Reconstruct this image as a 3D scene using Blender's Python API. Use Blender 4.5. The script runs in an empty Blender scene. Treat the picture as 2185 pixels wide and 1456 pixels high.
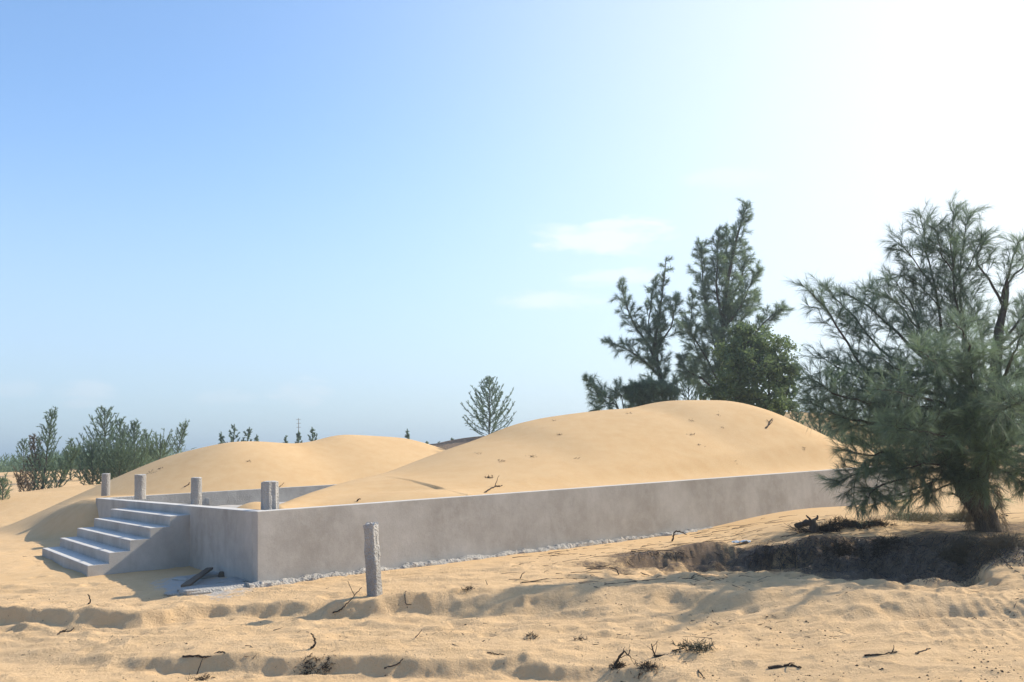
import bpy, math, random
import numpy as np
from mathutils import Matrix, Vector

# ------------------------------------------------------------------ camera
W, H = 2185, 1456
FPX, PITCH, ROLL, EYE = 1900.0, 0.1251, -0.0406, 1.6184
_cp, _sp = math.cos(PITCH), math.sin(PITCH)
FW = np.array([0, _cp, _sp]); _up = np.array([0, -_sp, _cp]); _r = np.array([1.0, 0, 0])
CR = math.cos(ROLL) * _r + math.sin(ROLL) * _up
CU = -math.sin(ROLL) * _r + math.cos(ROLL) * _up
scene = bpy.context.scene
cam_data = bpy.data.cameras.new('camera')
cam_data.sensor_fit = 'HORIZONTAL'; cam_data.sensor_width = 36.0
cam_data.lens = FPX / W * 36.0
cam_data.clip_start = 0.05; cam_data.clip_end = 12000
cam = bpy.data.objects.new('camera', cam_data)
scene.collection.objects.link(cam)
_m = Matrix(((CR[0], CU[0], -FW[0], 0), (CR[1], CU[1], -FW[1], 0), (CR[2], CU[2], -FW[2], EYE), (0, 0, 0, 1)))
cam.matrix_world = _m
scene.camera = cam

# ------------------------------------------------------------------ light
SUN_AZ, SUN_EL = math.radians(64), math.radians(36)
SUN = np.array([math.sin(SUN_AZ) * math.cos(SUN_EL), math.cos(SUN_AZ) * math.cos(SUN_EL), math.sin(SUN_EL)])
sl = bpy.data.lights.new('sun', 'SUN'); sl.energy = 4.4; sl.angle = math.radians(0.6); sl.color = (1.0, 0.90, 0.74)
so = bpy.data.objects.new('sun', sl); scene.collection.objects.link(so)
so.rotation_euler = Vector(SUN).to_track_quat('Z', 'Y').to_euler()
so.location = (30, 10, 30)

scene.view_settings.view_transform = 'Standard'
scene.view_settings.look = 'None'
scene.view_settings.gamma = 1
scene.view_settings.exposure = 0.69
scene.view_settings.use_curve_mapping = False
cy = scene.cycles
cy.max_bounces = 5; cy.diffuse_bounces = 3; cy.glossy_bounces = 2; cy.transmission_bounces = 3
cy.volume_bounces = 0; cy.transparent_max_bounces = 8
cy.use_denoising = True
cy.caustics_reflective = False; cy.caustics_refractive = False

def nodes_of(tree):
    return tree.nodes, tree.links
def N(nt, typ, **kw):
    n = nt.nodes.new(typ)
    for k, v in kw.items():
        if k == 'inp':
            for kk, vv in v.items(): n.inputs[kk].default_value = vv
        else: setattr(n, k, v)
    return n
def L(nt, a, ao, b, bi): nt.links.new(a.outputs[ao], b.inputs[bi])

def ray(x, y): return FW + CR * (x - W / 2) / FPX - CU * (y - H / 2) / FPX
EYEV = np.array([0, 0, EYE])
def onz(x, y, z):
    d = ray(x, y); return EYEV + d * (z - EYE) / d[2]
def aty(x, y, Y):
    d = ray(x, y); return EYEV + d * Y / d[1]

world = bpy.data.worlds.new('World'); scene.world = world; world.use_nodes = True
wt = world.node_tree; wt.nodes.clear()
sky = N(wt, 'ShaderNodeTexSky', sky_type='NISHITA', sun_disc=False)
sky.sun_elevation = SUN_EL; sky.sun_rotation = SUN_AZ
sky.air_density = 1.0; sky.dust_density = 0.7; sky.ozone_density = 1.6; sky.altitude = 0
SKY_STRENGTH = 0.15
tc = N(wt, 'ShaderNodeTexCoord')
nrm = N(wt, 'ShaderNodeVectorMath', operation='NORMALIZE'); L(wt, tc, 'Generated', nrm, 0)
# broad milky aureole on the side of the sky where the sun stands
gd = ray(2650, 60); gd = gd / np.linalg.norm(gd)
dt = N(wt, 'ShaderNodeVectorMath', operation='DOT_PRODUCT'); L(wt, nrm, 0, dt, 0); dt.inputs[1].default_value = gd
mr = N(wt, 'ShaderNodeMapRange', inp={'From Min': 0.34, 'From Max': 1.0, 'To Min': 0.0, 'To Max': 1.0}); L(wt, dt, 'Value', mr, 'Value')
# thin cloud wisps
def cloud(px, py, wx, wy, amt, scale, seed):
    c = ray(px, py); c = c / np.linalg.norm(c)
    rt = np.cross(FW, [0, 0, 1.0]); rt /= np.linalg.norm(rt); u3 = np.cross(rt, c)
    rt = CR; u3 = CU
    a = N(wt, 'ShaderNodeVectorMath', operation='DOT_PRODUCT'); L(wt, nrm, 0, a, 0); a.inputs[1].default_value = rt
    b = N(wt, 'ShaderNodeVectorMath', operation='DOT_PRODUCT'); L(wt, nrm, 0, b, 0); b.inputs[1].default_value = u3
    def sub(n, v, s):
        m = N(wt, 'ShaderNodeMath', operation='SUBTRACT'); L(wt, n, 'Value', m, 0); m.inputs[1].default_value = v
        d = N(wt, 'ShaderNodeMath', operation='DIVIDE'); L(wt, m, 0, d, 0); d.inputs[1].default_value = s
        q = N(wt, 'ShaderNodeMath', operation='POWER'); ab = N(wt, 'ShaderNodeMath', operation='ABSOLUTE'); L(wt, d, 0, ab, 0); L(wt, ab, 0, q, 0); q.inputs[1].default_value = 2
        return q
    qa = sub(a, float(c @ rt), wx); qb = sub(b, float(c @ u3), wy)
    s = N(wt, 'ShaderNodeMath', operation='ADD'); L(wt, qa, 0, s, 0); L(wt, qb, 0, s, 1)
    nz = N(wt, 'ShaderNodeTexNoise', inp={'Scale': scale, 'Detail': 7, 'Roughness': 0.62, 'Distortion': 0.4})
    mp = N(wt, 'ShaderNodeMapping'); mp.inputs['Location'].default_value = (seed, 0, seed * 2); mp.inputs['Scale'].default_value = (1, 1, 3.2)
    L(wt, nrm, 0, mp, 'Vector'); L(wt, mp, 0, nz, 'Vector')
    e = N(wt, 'ShaderNodeMath', operation='MULTIPLY_ADD'); L(wt, nz, 'Fac', e, 0); e.inputs[1].default_value = 4.2; e.inputs[2].default_value = -1.55
    f = N(wt, 'ShaderNodeMath', operation='SUBTRACT'); L(wt, e, 0, f, 0); L(wt, s, 0, f, 1)
    g = N(wt, 'ShaderNodeMapRange', interpolation_type='SMOOTHSTEP', inp={'From Min': -0.55, 'From Max': 0.7, 'To Min': 0.0, 'To Max': amt}); L(wt, f, 0, g, 'Value')
    return g
cl = [cloud(1290, 508, .088, .020, .62, 13, 1.3), cloud(1330, 480, .05, .010, .55, 16, 7.3), cloud(1180, 642, .085, .014, .45, 14, 4.1), cloud(1310, 592, .07, .012, .42, 14, 2.2),
      cloud(175, 845, .03, .018, .30, 18, 3.1), cloud(640, 840, .035, .018, .26, 18, 6.1), cloud(480, 850, .03, .012, .18, 18, 8.1), cloud(20, 830, .03, .012, .18, 18, 9.1),
      cloud(1560, 380, .06, .012, .2, 12, 5.5)]
acc = cl[0]
for c in cl[1:]:
    m = N(wt, 'ShaderNodeMath', operation='MAXIMUM'); L(wt, acc, 0, m, 0); L(wt, c, 0, m, 1); acc = m
SKYW = (4.7, 4.75, 4.85, 1)
glow = N(wt, 'ShaderNodeMath', operation='POWER'); L(wt, mr, 0, glow, 0); glow.inputs[1].default_value = 3.9
mixg = N(wt, 'ShaderNodeMix', data_type='RGBA'); mixg.inputs['B'].default_value = (4.3, 4.35, 4.5, 1)
tint = N(wt, 'ShaderNodeMix', data_type='RGBA', blend_type='MULTIPLY'); tint.inputs['Factor'].default_value = 1.0
tint.inputs['B'].default_value = (.85, .985, 1.10, 1)
L(wt, sky, 0, tint, 'A')
L(wt, glow, 0, mixg, 'Factor'); L(wt, tint, 'Result', mixg, 'A')
sepz = N(wt, 'ShaderNodeSeparateXYZ'); L(wt, nrm, 0, sepz, 0)
hz = N(wt, 'ShaderNodeMapRange', interpolation_type='SMOOTHERSTEP', inp={'From Min': -0.02, 'From Max': 0.42, 'To Min': 0.62, 'To Max': 0.0}); L(wt, sepz, 'Z', hz, 'Value')
mixh = N(wt, 'ShaderNodeMix', data_type='RGBA'); mixh.inputs['B'].default_value = (2.75, 3.15, 3.6, 1)
L(wt, hz, 0, mixh, 'Factor'); L(wt, tint, 'Result', mixh, 'A'); L(wt, mixh, 'Result', mixg, 'A')
mixc = N(wt, 'ShaderNodeMix', data_type='RGBA'); mixc.inputs['B'].default_value = SKYW
L(wt, acc, 0, mixc, 'Factor'); L(wt, mixg, 'Result', mixc, 'A')
bg = N(wt, 'ShaderNodeBackground'); bg.inputs['Strength'].default_value = SKY_STRENGTH
L(wt, mixc, 'Result', bg, 'Color')
wo = N(wt, 'ShaderNodeOutputWorld'); L(wt, bg, 0, wo, 'Surface')

# ------------------------------------------------------------------ helpers
rng = np.random.default_rng(11)
random.seed(5)
COL = scene.collection

def tag(o, label=None, cat=None, group=None, kind=None):
    if label: o['label'] = label
    if cat: o['category'] = cat
    if group: o['group'] = group
    if kind: o['kind'] = kind
    return o
def empty(name, loc=(0, 0, 0)):
    o = bpy.data.objects.new(name, None); COL.objects.link(o); o.location = tuple(loc); o.empty_display_size = .2
    return o
def add_mesh(name, V, Fc, mat, parent=None, smooth=False, tone=None, vattr=None):
    """V (n,3) world coordinates; Fc: list/array of faces."""
    V = np.asarray(V, dtype=np.float64)
    off = np.zeros(3)
    if parent is not None:
        p = parent
        while p is not None: off = off + np.array(p.location); p = p.parent
    me = bpy.data.meshes.new(name)
    V2 = (V - off).astype(np.float32)
    if isinstance(Fc, np.ndarray):
        k = Fc.shape[1]; nf = len(Fc)
        me.vertices.add(len(V2)); me.vertices.foreach_set('co', V2.ravel())
        me.loops.add(nf * k); me.loops.foreach_set('vertex_index', Fc.ravel().astype(np.int32))
        me.polygons.add(nf); me.polygons.foreach_set('loop_start', np.arange(0, nf * k, k, dtype=np.int32))
        me.polygons.foreach_set('loop_total', np.full(nf, k, dtype=np.int32))
        me.update(calc_edges=True)
    else:
        me.from_pydata([tuple(map(float, v)) for v in V2], [], [tuple(f) for f in Fc]); me.update()
    if smooth:
        me.polygons.foreach_set('use_smooth', np.ones(len(me.polygons), dtype=bool))
    if tone is not None:
        a = me.attributes.new('tone', 'FLOAT', 'FACE'); a.data.foreach_set('value', np.asarray(tone, dtype=np.float32))
    if vattr:
        for k_, val in vattr.items():
            a = me.attributes.new(k_, 'FLOAT', 'POINT'); a.data.foreach_set('value', np.asarray(val, dtype=np.float32))
    me.materials.append(mat)
    o = bpy.data.objects.new(name, me); COL.objects.link(o)
    if parent is not None: o.parent = parent
    return o
def shade_autosmooth(o): pass

# lattice value noise
_lat = rng.random((256, 256)) * 2 - 1
def vnoise(x, y, seed=0):
    x = np.asarray(x, float) + seed * 17.31; y = np.asarray(y, float) + seed * 9.17
    xi = np.floor(x).astype(int); yi = np.floor(y).astype(int); fx = x - xi; fy = y - yi
    fx = fx * fx * fx * (fx * (fx * 6 - 15) + 10); fy = fy * fy * fy * (fy * (fy * 6 - 15) + 10)
    g = lambda a, b: _lat[a & 255, b & 255]
    return (g(xi, yi) * (1 - fx) + g(xi + 1, yi) * fx) * (1 - fy) + (g(xi, yi + 1) * (1 - fx) + g(xi + 1, yi + 1) * fx) * fy
def fbm(x, y, seed=0, oct=4, gain=.5):
    s = 0; a = 1
    for k in range(oct):
        s = s + a * vnoise(x * 2 ** k, y * 2 ** k, seed + k * 3.7); a *= gain
    return s
def sstep(t): t = np.clip(t, 0, 1); return t * t * (3 - 2 * t)

# ------------------------------------------------------------------ materials
def new_mat(name):
    m = bpy.data.materials.new(name); m.use_nodes = True
    nt = m.node_tree; nt.nodes.clear()
    out = N(nt, 'ShaderNodeOutputMaterial'); b = N(nt, 'ShaderNodeBsdfPrincipled')
    b.inputs['Roughness'].default_value = .9
    b.inputs['Specular IOR Level'].default_value = .15
    L(nt, b, 0, out, 'Surface')
    return m, nt, b
def ramp(nt, src, out, stops):
    r = N(nt, 'ShaderNodeValToRGB'); e = r.color_ramp.elements
    while len(e) > 1: e.remove(e[-1])
    e[0].position = stops[0][0]; e[0].color = (*stops[0][1], 1)
    for p, c in stops[1:]:
        k = e.new(p); k.color = (*c, 1)
    L(nt, src, out, r, 'Fac'); return r
def noise(nt, coord, scale, detail=5, rough=.55, dist=0, map_scale=None):
    n = N(nt, 'ShaderNodeTexNoise', inp={'Scale': scale, 'Detail': detail, 'Roughness': rough, 'Distortion': dist})
    if map_scale:
        mp = N(nt, 'ShaderNodeMapping'); mp.inputs['Scale'].default_value = map_scale
        nt.links.new(coord, mp.inputs['Vector']); L(nt, mp, 0, n, 'Vector')
    else: nt.links.new(coord, n.inputs['Vector'])
    return n
def mixrgb(nt, fac, a, b, blend='MIX'):
    m = N(nt, 'ShaderNodeMix', data_type='RGBA', blend_type=blend)
    for key, v in (('Factor', fac), ('A', a), ('B', b)):
        if isinstance(v, (int, float)): m.inputs[key].default_value = v
        elif isinstance(v, tuple): m.inputs[key].default_value = (*v, 1)
        else: nt.links.new(v, m.inputs[key])
    return m.outputs['Result']
def geo_pos(nt): return N(nt, 'ShaderNodeNewGeometry').outputs['Position']
def math2(nt, op, a, b, clamp=False):
    m = N(nt, 'ShaderNodeMath', operation=op, use_clamp=clamp)
    for i, v in enumerate((a, b)):
        if isinstance(v, (int, float)): m.inputs[i].default_value = v
        else: nt.links.new(v, m.inputs[i])
    return m.outputs[0]

SAND_A = (.60, .395, .205); SAND_B = (.53, .335, .16)
def sand_material():
    m, nt, b = new_mat('sand')
    P = geo_pos(nt)
    n1 = noise(nt, P, .35, 5, .6); n2 = noise(nt, P, 3.5, 6, .6); n3 = noise(nt, P, 120, 3, .7)
    c = mixrgb(nt, ramp(nt, n1, 'Fac', [(.3, (0, 0, 0)), (.7, (1, 1, 1))]).outputs[0], SAND_B, SAND_A)
    c = mixrgb(nt, ramp(nt, n2, 'Fac', [(.35, (0, 0, 0)), (.75, (.55, .55, .55))]).outputs[0], c, (.64, .46, .26))
    c = mixrgb(nt, ramp(nt, n3, 'Fac', [(.25, (.75, .75, .75)), (.6, (0, 0, 0))]).outputs[0], c, (.42, .30, .16))
    # worked, trampled sand: paler and greyer
    at = N(nt, 'ShaderNodeAttribute', attribute_name='worked')
    c = mixrgb(nt, math2(nt, 'MULTIPLY', at.outputs['Fac'], .75), c, mixrgb(nt, n2.outputs['Fac'], (.58, .385, .20), (.73, .51, .295)))
    # needle and root litter; left of the pit also painted tree shade
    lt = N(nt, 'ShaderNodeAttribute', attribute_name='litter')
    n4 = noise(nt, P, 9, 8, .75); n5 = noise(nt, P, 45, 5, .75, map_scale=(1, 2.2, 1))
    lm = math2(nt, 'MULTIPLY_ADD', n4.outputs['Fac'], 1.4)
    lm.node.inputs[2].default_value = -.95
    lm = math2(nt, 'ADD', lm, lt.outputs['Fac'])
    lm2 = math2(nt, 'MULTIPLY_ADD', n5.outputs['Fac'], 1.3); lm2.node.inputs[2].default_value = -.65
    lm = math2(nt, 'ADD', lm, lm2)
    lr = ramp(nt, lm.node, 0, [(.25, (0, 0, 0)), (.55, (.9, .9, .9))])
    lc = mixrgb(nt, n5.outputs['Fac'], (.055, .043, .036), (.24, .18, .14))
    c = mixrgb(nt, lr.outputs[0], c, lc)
    # cement dust
    cd = N(nt, 'ShaderNodeAttribute', attribute_name='cement')
    cm = math2(nt, 'ADD', math2(nt, 'SUBTRACT', n4.outputs['Fac'], .55), cd.outputs['Fac'])
    c = mixrgb(nt, ramp(nt, cm.node, 0, [(.4, (0, 0, 0)), (.62, (.9, .9, .9))]).outputs[0], c, (.42, .41, .39))
    # small specks of bark scattered everywhere
    vo = N(nt, 'ShaderNodeTexVoronoi', feature='F1', inp={'Scale': 9.0, 'Randomness': 1.0}); nt.links.new(P, vo.inputs['Vector'])
    sp = ramp(nt, vo, 'Distance', [(.06, (1, 1, 1)), (.1, (0, 0, 0))])
    gate = ramp(nt, noise(nt, P, 1.1, 3), 'Fac', [(.5, (0, 0, 0)), (.58, (1, 1, 1))])
    sf = math2(nt, 'MULTIPLY', math2(nt, 'MULTIPLY', sp.outputs[0], gate.outputs[0]), at.outputs['Fac'])
    c = mixrgb(nt, math2(nt, 'MULTIPLY', sf, .8), c, (.11, .08, .06))
    nt.links.new(c, b.inputs['Base Color'])
    b.inputs['Roughness'].default_value = 1.0
    # grain
    nb = noise(nt, P, 28, 8, .72); nb2 = noise(nt, P, 160, 3, .7)
    wv = N(nt, 'ShaderNodeTexWave', wave_type='BANDS', bands_direction='DIAGONAL', inp={'Scale': 2.2, 'Distortion': 6, 'Detail': 3, 'Detail Scale': 1.5})
    nt.links.new(P, wv.inputs['Vector'])
    rip = math2(nt, 'MULTIPLY', wv.outputs['Fac'], .25)
    wk = math2(nt, 'MULTIPLY', nb.outputs['Fac'], math2(nt, 'MULTIPLY_ADD', at.outputs['Fac'], 1.1))
    wk.node.inputs[1].default_value = 1
    mad = math2(nt, 'MULTIPLY_ADD', at.outputs['Fac'], 1.0); mad.node.inputs[2].default_value = .22
    hgt = math2(nt, 'MULTIPLY', nb.outputs['Fac'], mad)
    hgt = math2(nt, 'ADD', hgt, math2(nt, 'MULTIPLY', nb2.outputs['Fac'], .12))
    hgt = math2(nt, 'ADD', hgt, math2(nt, 'MULTIPLY', lr.outputs[0], math2(nt, 'MULTIPLY', n5.outputs['Fac'], 1.5)))
    bp = N(nt, 'ShaderNodeBump', inp={'Strength': .8, 'Distance': .03}); nt.links.new(hgt, bp.inputs['Height'])
    L(nt, bp, 0, b, 'Normal')
    return m
MAT_SAND = sand_material()

def concrete_material(name, dark, light, rough_scale=1.0, stain=.5, bump=.25, pit=False, dust_light=1.0):
    m, nt, b = new_mat(name)
    P = geo_pos(nt)
    n1 = noise(nt, P, 1.3, 6, .6, 0, (1, 1, .8)); n2 = noise(nt, P, 5, 7, .65); n3 = noise(nt, P, 2.2, 5, .6, .3, (1.6, 1.6, .22))
    n4 = noise(nt, P, 90, 4, .7)
    c = mixrgb(nt, ramp(nt, n1, 'Fac', [(.32, (0, 0, 0)), (.68, (1, 1, 1))]).outputs[0], dark, light)
    mid = tuple((a + b_) / 2 * .80 for a, b_ in zip(dark, light))
    c = mixrgb(nt, math2(nt, 'MULTIPLY', ramp(nt, n3, 'Fac', [(.48, (0, 0, 0)), (.75, (1, 1, 1))]).outputs[0], stain), c, mid)
    c = mixrgb(nt, math2(nt, 'MULTIPLY', ramp(nt, n2, 'Fac', [(.45, (0, 0, 0)), (.8, (1, 1, 1))]).outputs[0], .5), c, tuple(min(1, v * 1.14) for v in light))
    c = mixrgb(nt, math2(nt, 'MULTIPLY', ramp(nt, n4, 'Fac', [(.3, (1, 1, 1)), (.5, (0, 0, 0))]).outputs[0], .35), c, tuple(v * .6 for v in dark))
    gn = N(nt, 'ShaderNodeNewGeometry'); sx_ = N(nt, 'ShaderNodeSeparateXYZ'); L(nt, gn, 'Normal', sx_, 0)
    up_ = math2(nt, 'MULTIPLY', math2(nt, 'SUBTRACT', sx_.outputs['Z'], .6, True), 2.0, True)  # upward faces painted paler: sky light put into the colour, along with settled dust
    c = mixrgb(nt, up_, c, mixrgb(nt, n2.outputs['Fac'], tuple(v * dust_light for v in (.47, .45, .42)), tuple(v * dust_light for v in (.66, .63, .58))))
    nt.links.new(c, b.inputs['Base Color'])
    nb = noise(nt, P, 14 * rough_scale, 8, .7)
    h_ = nb.outputs['Fac']
    if pit:
        vo = N(nt, 'ShaderNodeTexVoronoi', inp={'Scale': 42.0}); nt.links.new(P, vo.inputs['Vector'])
        h_ = math2(nt, 'ADD', h_, math2(nt, 'MULTIPLY', vo.outputs['Distance'], .8))
    bp = N(nt, 'ShaderNodeBump', inp={'Strength': bump, 'Distance': .02}); nt.links.new(h_, bp.inputs['Height'])
    L(nt, bp, 0, b, 'Normal')
    b.inputs['Roughness'].default_value = .85
    return m
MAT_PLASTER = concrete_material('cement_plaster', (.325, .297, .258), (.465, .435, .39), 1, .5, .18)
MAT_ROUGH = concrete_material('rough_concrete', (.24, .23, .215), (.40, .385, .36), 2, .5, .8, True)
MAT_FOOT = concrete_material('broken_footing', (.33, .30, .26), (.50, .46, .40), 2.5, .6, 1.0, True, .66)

def bark_material(name, dark, light, scale=1):
    m, nt, b = new_mat(name); P = geo_pos(nt)
    n1 = noise(nt, P, 22 * scale, 8, .7, .4, (1, 1, .18)); n2 = noise(nt, P, 4 * scale, 4)
    c = mixrgb(nt, n1.outputs['Fac'], dark, light)
    c = mixrgb(nt, math2(nt, 'MULTIPLY', n2.outputs['Fac'], .5), c, tuple(v * 1.5 for v in dark))
    nt.links.new(c, b.inputs['Base Color'])
    bp = N(nt, 'ShaderNodeBump', inp={'Strength': 1.0, 'Distance': .03}); L(nt, n1, 'Fac', bp, 'Height'); L(nt, bp, 0, b, 'Normal')
    return m
MAT_BARK = bark_material('bark', (.035, .028, .024), (.15, .125, .11))
MAT_TWIG = bark_material('weathered_twig', (.06, .045, .035), (.20, .15, .11), 3)
MAT_TWIG2 = bark_material('dark_twig', (.03, .024, .02), (.10, .075, .055), 3)
MAT_WOOD = bark_material('old_board', (.10, .075, .055), (.25, .20, .15), 1.5)

def foliage_material(name, c0, c1, c2, trans=.3):
    m = bpy.data.materials.new(name); m.use_nodes = True
    nt = m.node_tree; nt.nodes.clear()
    out = N(nt, 'ShaderNodeOutputMaterial')
    at = N(nt, 'ShaderNodeAttribute', attribute_name='tone')
    P = geo_pos(nt)
    n1 = noise(nt, P, 1.2, 3)
    f = math2(nt, 'ADD', math2(nt, 'MULTIPLY', at.outputs['Fac'], .75), math2(nt, 'MULTIPLY', math2(nt, 'SUBTRACT', n1.outputs['Fac'], .35), .6))
    r = ramp(nt, f.node, 0, [(.0, c0), (.45, c1), (.88, c2), (.97, (.17, .10, .06))])
    d = N(nt, 'ShaderNodeBsdfPrincipled'); d.inputs['Roughness'].default_value = .6; d.inputs['Specular IOR Level'].default_value = .3
    t = N(nt, 'ShaderNodeBsdfTranslucent'); mx = N(nt, 'ShaderNodeMixShader'); mx.inputs[0].default_value = trans
    L(nt, r, 0, d, 'Base Color'); L(nt, r, 0, t, 'Color'); L(nt, d, 0, mx, 1); L(nt, t, 0, mx, 2); L(nt, mx, 0, out, 'Surface')
    return m
MAT_NEEDLE = foliage_material('casuarina_needles', (.095, .135, .105), (.16, .22, .155), (.25, .35, .16), .5)
MAT_NEEDLE_FAR = foliage_material('far_needles', (.11, .16, .115), (.19, .26, .165), (.28, .38, .18), .55)
MAT_LEAF = foliage_material('broad_leaves', (.07, .10, .05), (.125, .175, .075), (.20, .27, .10), .5)
MAT_DRY = foliage_material('dry_needles', (.10, .08, .05), (.17, .13, .085), (.22, .18, .12))
MAT_GRASS = foliage_material('dry_grass', (.10, .095, .05), (.17, .145, .085), (.24, .20, .13))

# ------------------------------------------------------------------ platform frame of reference
TH = 0.6273
UV_U = np.array([math.cos(TH), math.sin(TH), 0]); UV_V = np.array([-math.sin(TH), math.cos(TH), 0])
PA = np.array([-3.5607, 12.299, 0.0])
WALL_H = 0.9706; WALL_T = 0.20; PLAT_L = 16.0; PLAT_W = 10.613
def P(u, v, z): return PA + UV_U * u + UV_V * v + np.array([0, 0, z])
def to_uv(x, y):
    dx = x - PA[0]; dy = y - PA[1]
    return dx * UV_U[0] + dy * UV_U[1], dx * UV_V[0] + dy * UV_V[1]
ST_V0, ST_W, RISE, TREAD = 3.154, 4.414, .165, .3046

# ------------------------------------------------------------------ terrain height
def line(pts, zdef=None):
    """pixel breakline -> (azimuth, radius, z) tables"""
    az = []; rr = []; zz = []
    for p in pts:
        x, y, z = p; q = onz(x, y, z)
        az.append(math.atan2(q[0], q[1])); rr.append(math.hypot(q[0], q[1])); zz.append(z)
    o = np.argsort(az); az = np.array(az)[o]; rr = np.array(rr)[o]; zz = np.array(zz)[o]
    g = np.linspace(-.75, .75, 601)
    R_ = np.interp(g, az, rr); Z_ = np.interp(g, az, zz)
    k = np.exp(-np.linspace(-2, 2, 13) ** 2); k /= k.sum()
    sm = lambda a: np.convolve(np.pad(a, 6, mode='edge'), k, mode='valid')
    return g, sm(R_), sm(Z_)
FG = [
    line([(0, 1560, -.36), (1100, 1580, -.36), (2185, 1640, -.30)]),
    # foot of the near bank
    line([(-200, 1420, -.42), (0, 1420, -.42), (300, 1430, -.42), (600, 1440, -.42), (900, 1442, -.42), (1100, 1446, -.42), (1300, 1462, -.42), (1500, 1474, -.34), (1800, 1500, -.30), (2185, 1520, -.26), (2400, 1520, -.26)]),
    # crest of the near bank
    line([(-200, 1368, -.24), (0, 1368, -.24), (200, 1376, -.20), (330, 1380, -.18), (450, 1376, -.18), (560, 1372, -.18), (656, 1386, -.18), (784, 1392, -.18), (832, 1389, -.18), (944, 1404, -.18),
          (1040, 1402, -.18), (1153, 1390, -.18), (1233, 1402, -.2), (1310, 1424, -.22), (1380, 1404, -.18), (1530, 1400, -.18), (1670, 1400, -.16), (1780, 1384, -.13), (1890, 1372, -.10), (2016, 1354, -.08), (2185, 1355, -.07), (2400, 1355, -.07)]),
    # track floor
    line([(-200, 1352, -0.270), (0, 1352, -0.270), (200, 1356, -0.240), (400, 1352, -0.240), (600, 1348, -0.240), (900, 1362, -0.250), (1150, 1362, -0.250), (1350, 1362, -0.260), (1600, 1366, -0.250), (1800, 1355, -0.220), (2000, 1338, -0.190), (2185, 1336, -0.170), (2400, 1336, -0.170)]),
    # foot of the far bank
    line([(-200, 1338, -0.230), (0, 1338, -0.230), (150, 1340, -0.230), (300, 1338, -0.230), (450, 1322, -0.230), (600, 1320, -0.230), (700, 1318, -0.230), (800, 1322, -0.230), (900, 1315, -0.230), (1000, 1318, -0.230), (1100, 1318, -0.230), (1200, 1316, -0.220), (1300, 1320, -0.210), (1437, 1304, -0.180), (1614, 1314, -0.170), (1790, 1320, -0.170), (2000, 1322, -0.170), (2185, 1326, -0.170), (2400, 1326, -0.170)]),
    # crest of the far bank / berm of the pit
    line([(-200, 1290, 0.000), (0, 1293, 0.000), (120, 1297, -0.010), (220, 1302, -0.030), (300, 1304, -0.030), (370, 1290, -0.010), (460, 1279, 0.020), (560, 1275, 0.020), (640, 1270, 0.030), (700, 1275, 0.020), (800, 1272, 0.020), (900, 1263, 0.030), (1000, 1250, 0.050), (1070, 1249, 0.050), (1211, 1251, 0.040), (1330, 1246, 0.050), (1450, 1244, 0.070), (1563, 1248, 0.070), (1700, 1244, 0.080), (1840, 1248, 0.080), (1966, 1256, 0.080), (2185, 1260, 0.080), (2400, 1262, 0.080)]),
    # behind the crest: pit floor on the right, level sand on the left
    line([(-200, 1278, -.05), (0, 1280, -.05), (300, 1290, -.07), (460, 1272, -.04), (800, 1260, -.03), (1000, 1240, 0), (1200, 1240, -.02), (1280, 1238, -.08), (1380, 1234, -.16), (1450, 1232, -.2), (1560, 1228, -.28), (1700, 1228, -.30), (1850, 1240, -.30), (1980, 1250, -.28), (2080, 1252, -.22), (2140, 1250, -.02), (2185, 1250, 0), (2400, 1250, 0)]),
    # foot of the pit's far side
    line([(-200, 1262, -.04), (0, 1262, -.04), (460, 1262, -.03), (800, 1240, -.02), (1100, 1222, 0), (1220, 1222, -.03), (1300, 1216, -.10), (1400, 1208, -.15), (1480, 1206, -.20), (1600, 1206, -.24), (1700, 1210, -.25), (1800, 1222, -.26), (1900, 1238, -.26), (1990, 1246, -.26), (2070, 1240, -.25), (2120, 1225, -.0), (2185, 1222, .02), (2400, 1222, .02)]),
    # rim of the pit's far side
    line([(-200, 1240, -.02), (0, 1240, -.02), (460, 1240, -.02), (800, 1222, -.01), (1100, 1200, 0), (1300, 1190, .03), (1400, 1181, .05), (1500, 1174, .07), (1600, 1160, .08), (1700, 1156, .10), (1780, 1150, .12), (1850, 1146, .14), (1950, 1150, .16), (2050, 1158, .18), (2110, 1175, .16), (2185, 1190, .14), (2400, 1190, .14)]),
]
for i in range(1, len(FG)):
    g, R_, Z_ = FG[i]; FG[i] = (g, np.maximum(R_, FG[i - 1][1] + .16), Z_)
R_LAST = FG[-1][1]; AZG = FG[0][0]

CREST2 = [(600, 1082, 13.2), (650, 1058, 14.6), (700, 1040, 15.6), (760, 1024, 16.6), (830, 1008, 17.6), (880, 989, 18.3), (940, 966, 19.0), (1030, 935, 20), (1100, 905, 20.6), (1170, 890, 21.1), (1260, 878, 21.6), (1300, 873, 21.8), (1345, 872, 22.0),
          (1400, 858, 22.3), (1440, 855, 22.4), (1480, 855, 22.5), (1550, 855, 22.7), (1600, 868, 22.8), (1650, 890, 22.8), (1700, 915, 22.8), (1740, 934, 22.6), (1780, 947, 22.6), (1830, 951, 22.8), (1875, 957, 23.2)]
_c2 = np.array([aty(*c) for c in CREST2]); _c2u, _c2v = to_uv(_c2[:, 0], _c2[:, 1])
_o = np.argsort(_c2u); C2U, C2V, C2Z = _c2u[_o], _c2v[_o], _c2[_o, 2]
_g = np.linspace(C2U[0], C2U[-1], 200); _k = np.exp(-np.linspace(-2, 2, 17) ** 2); _k /= _k.sum()
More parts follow.
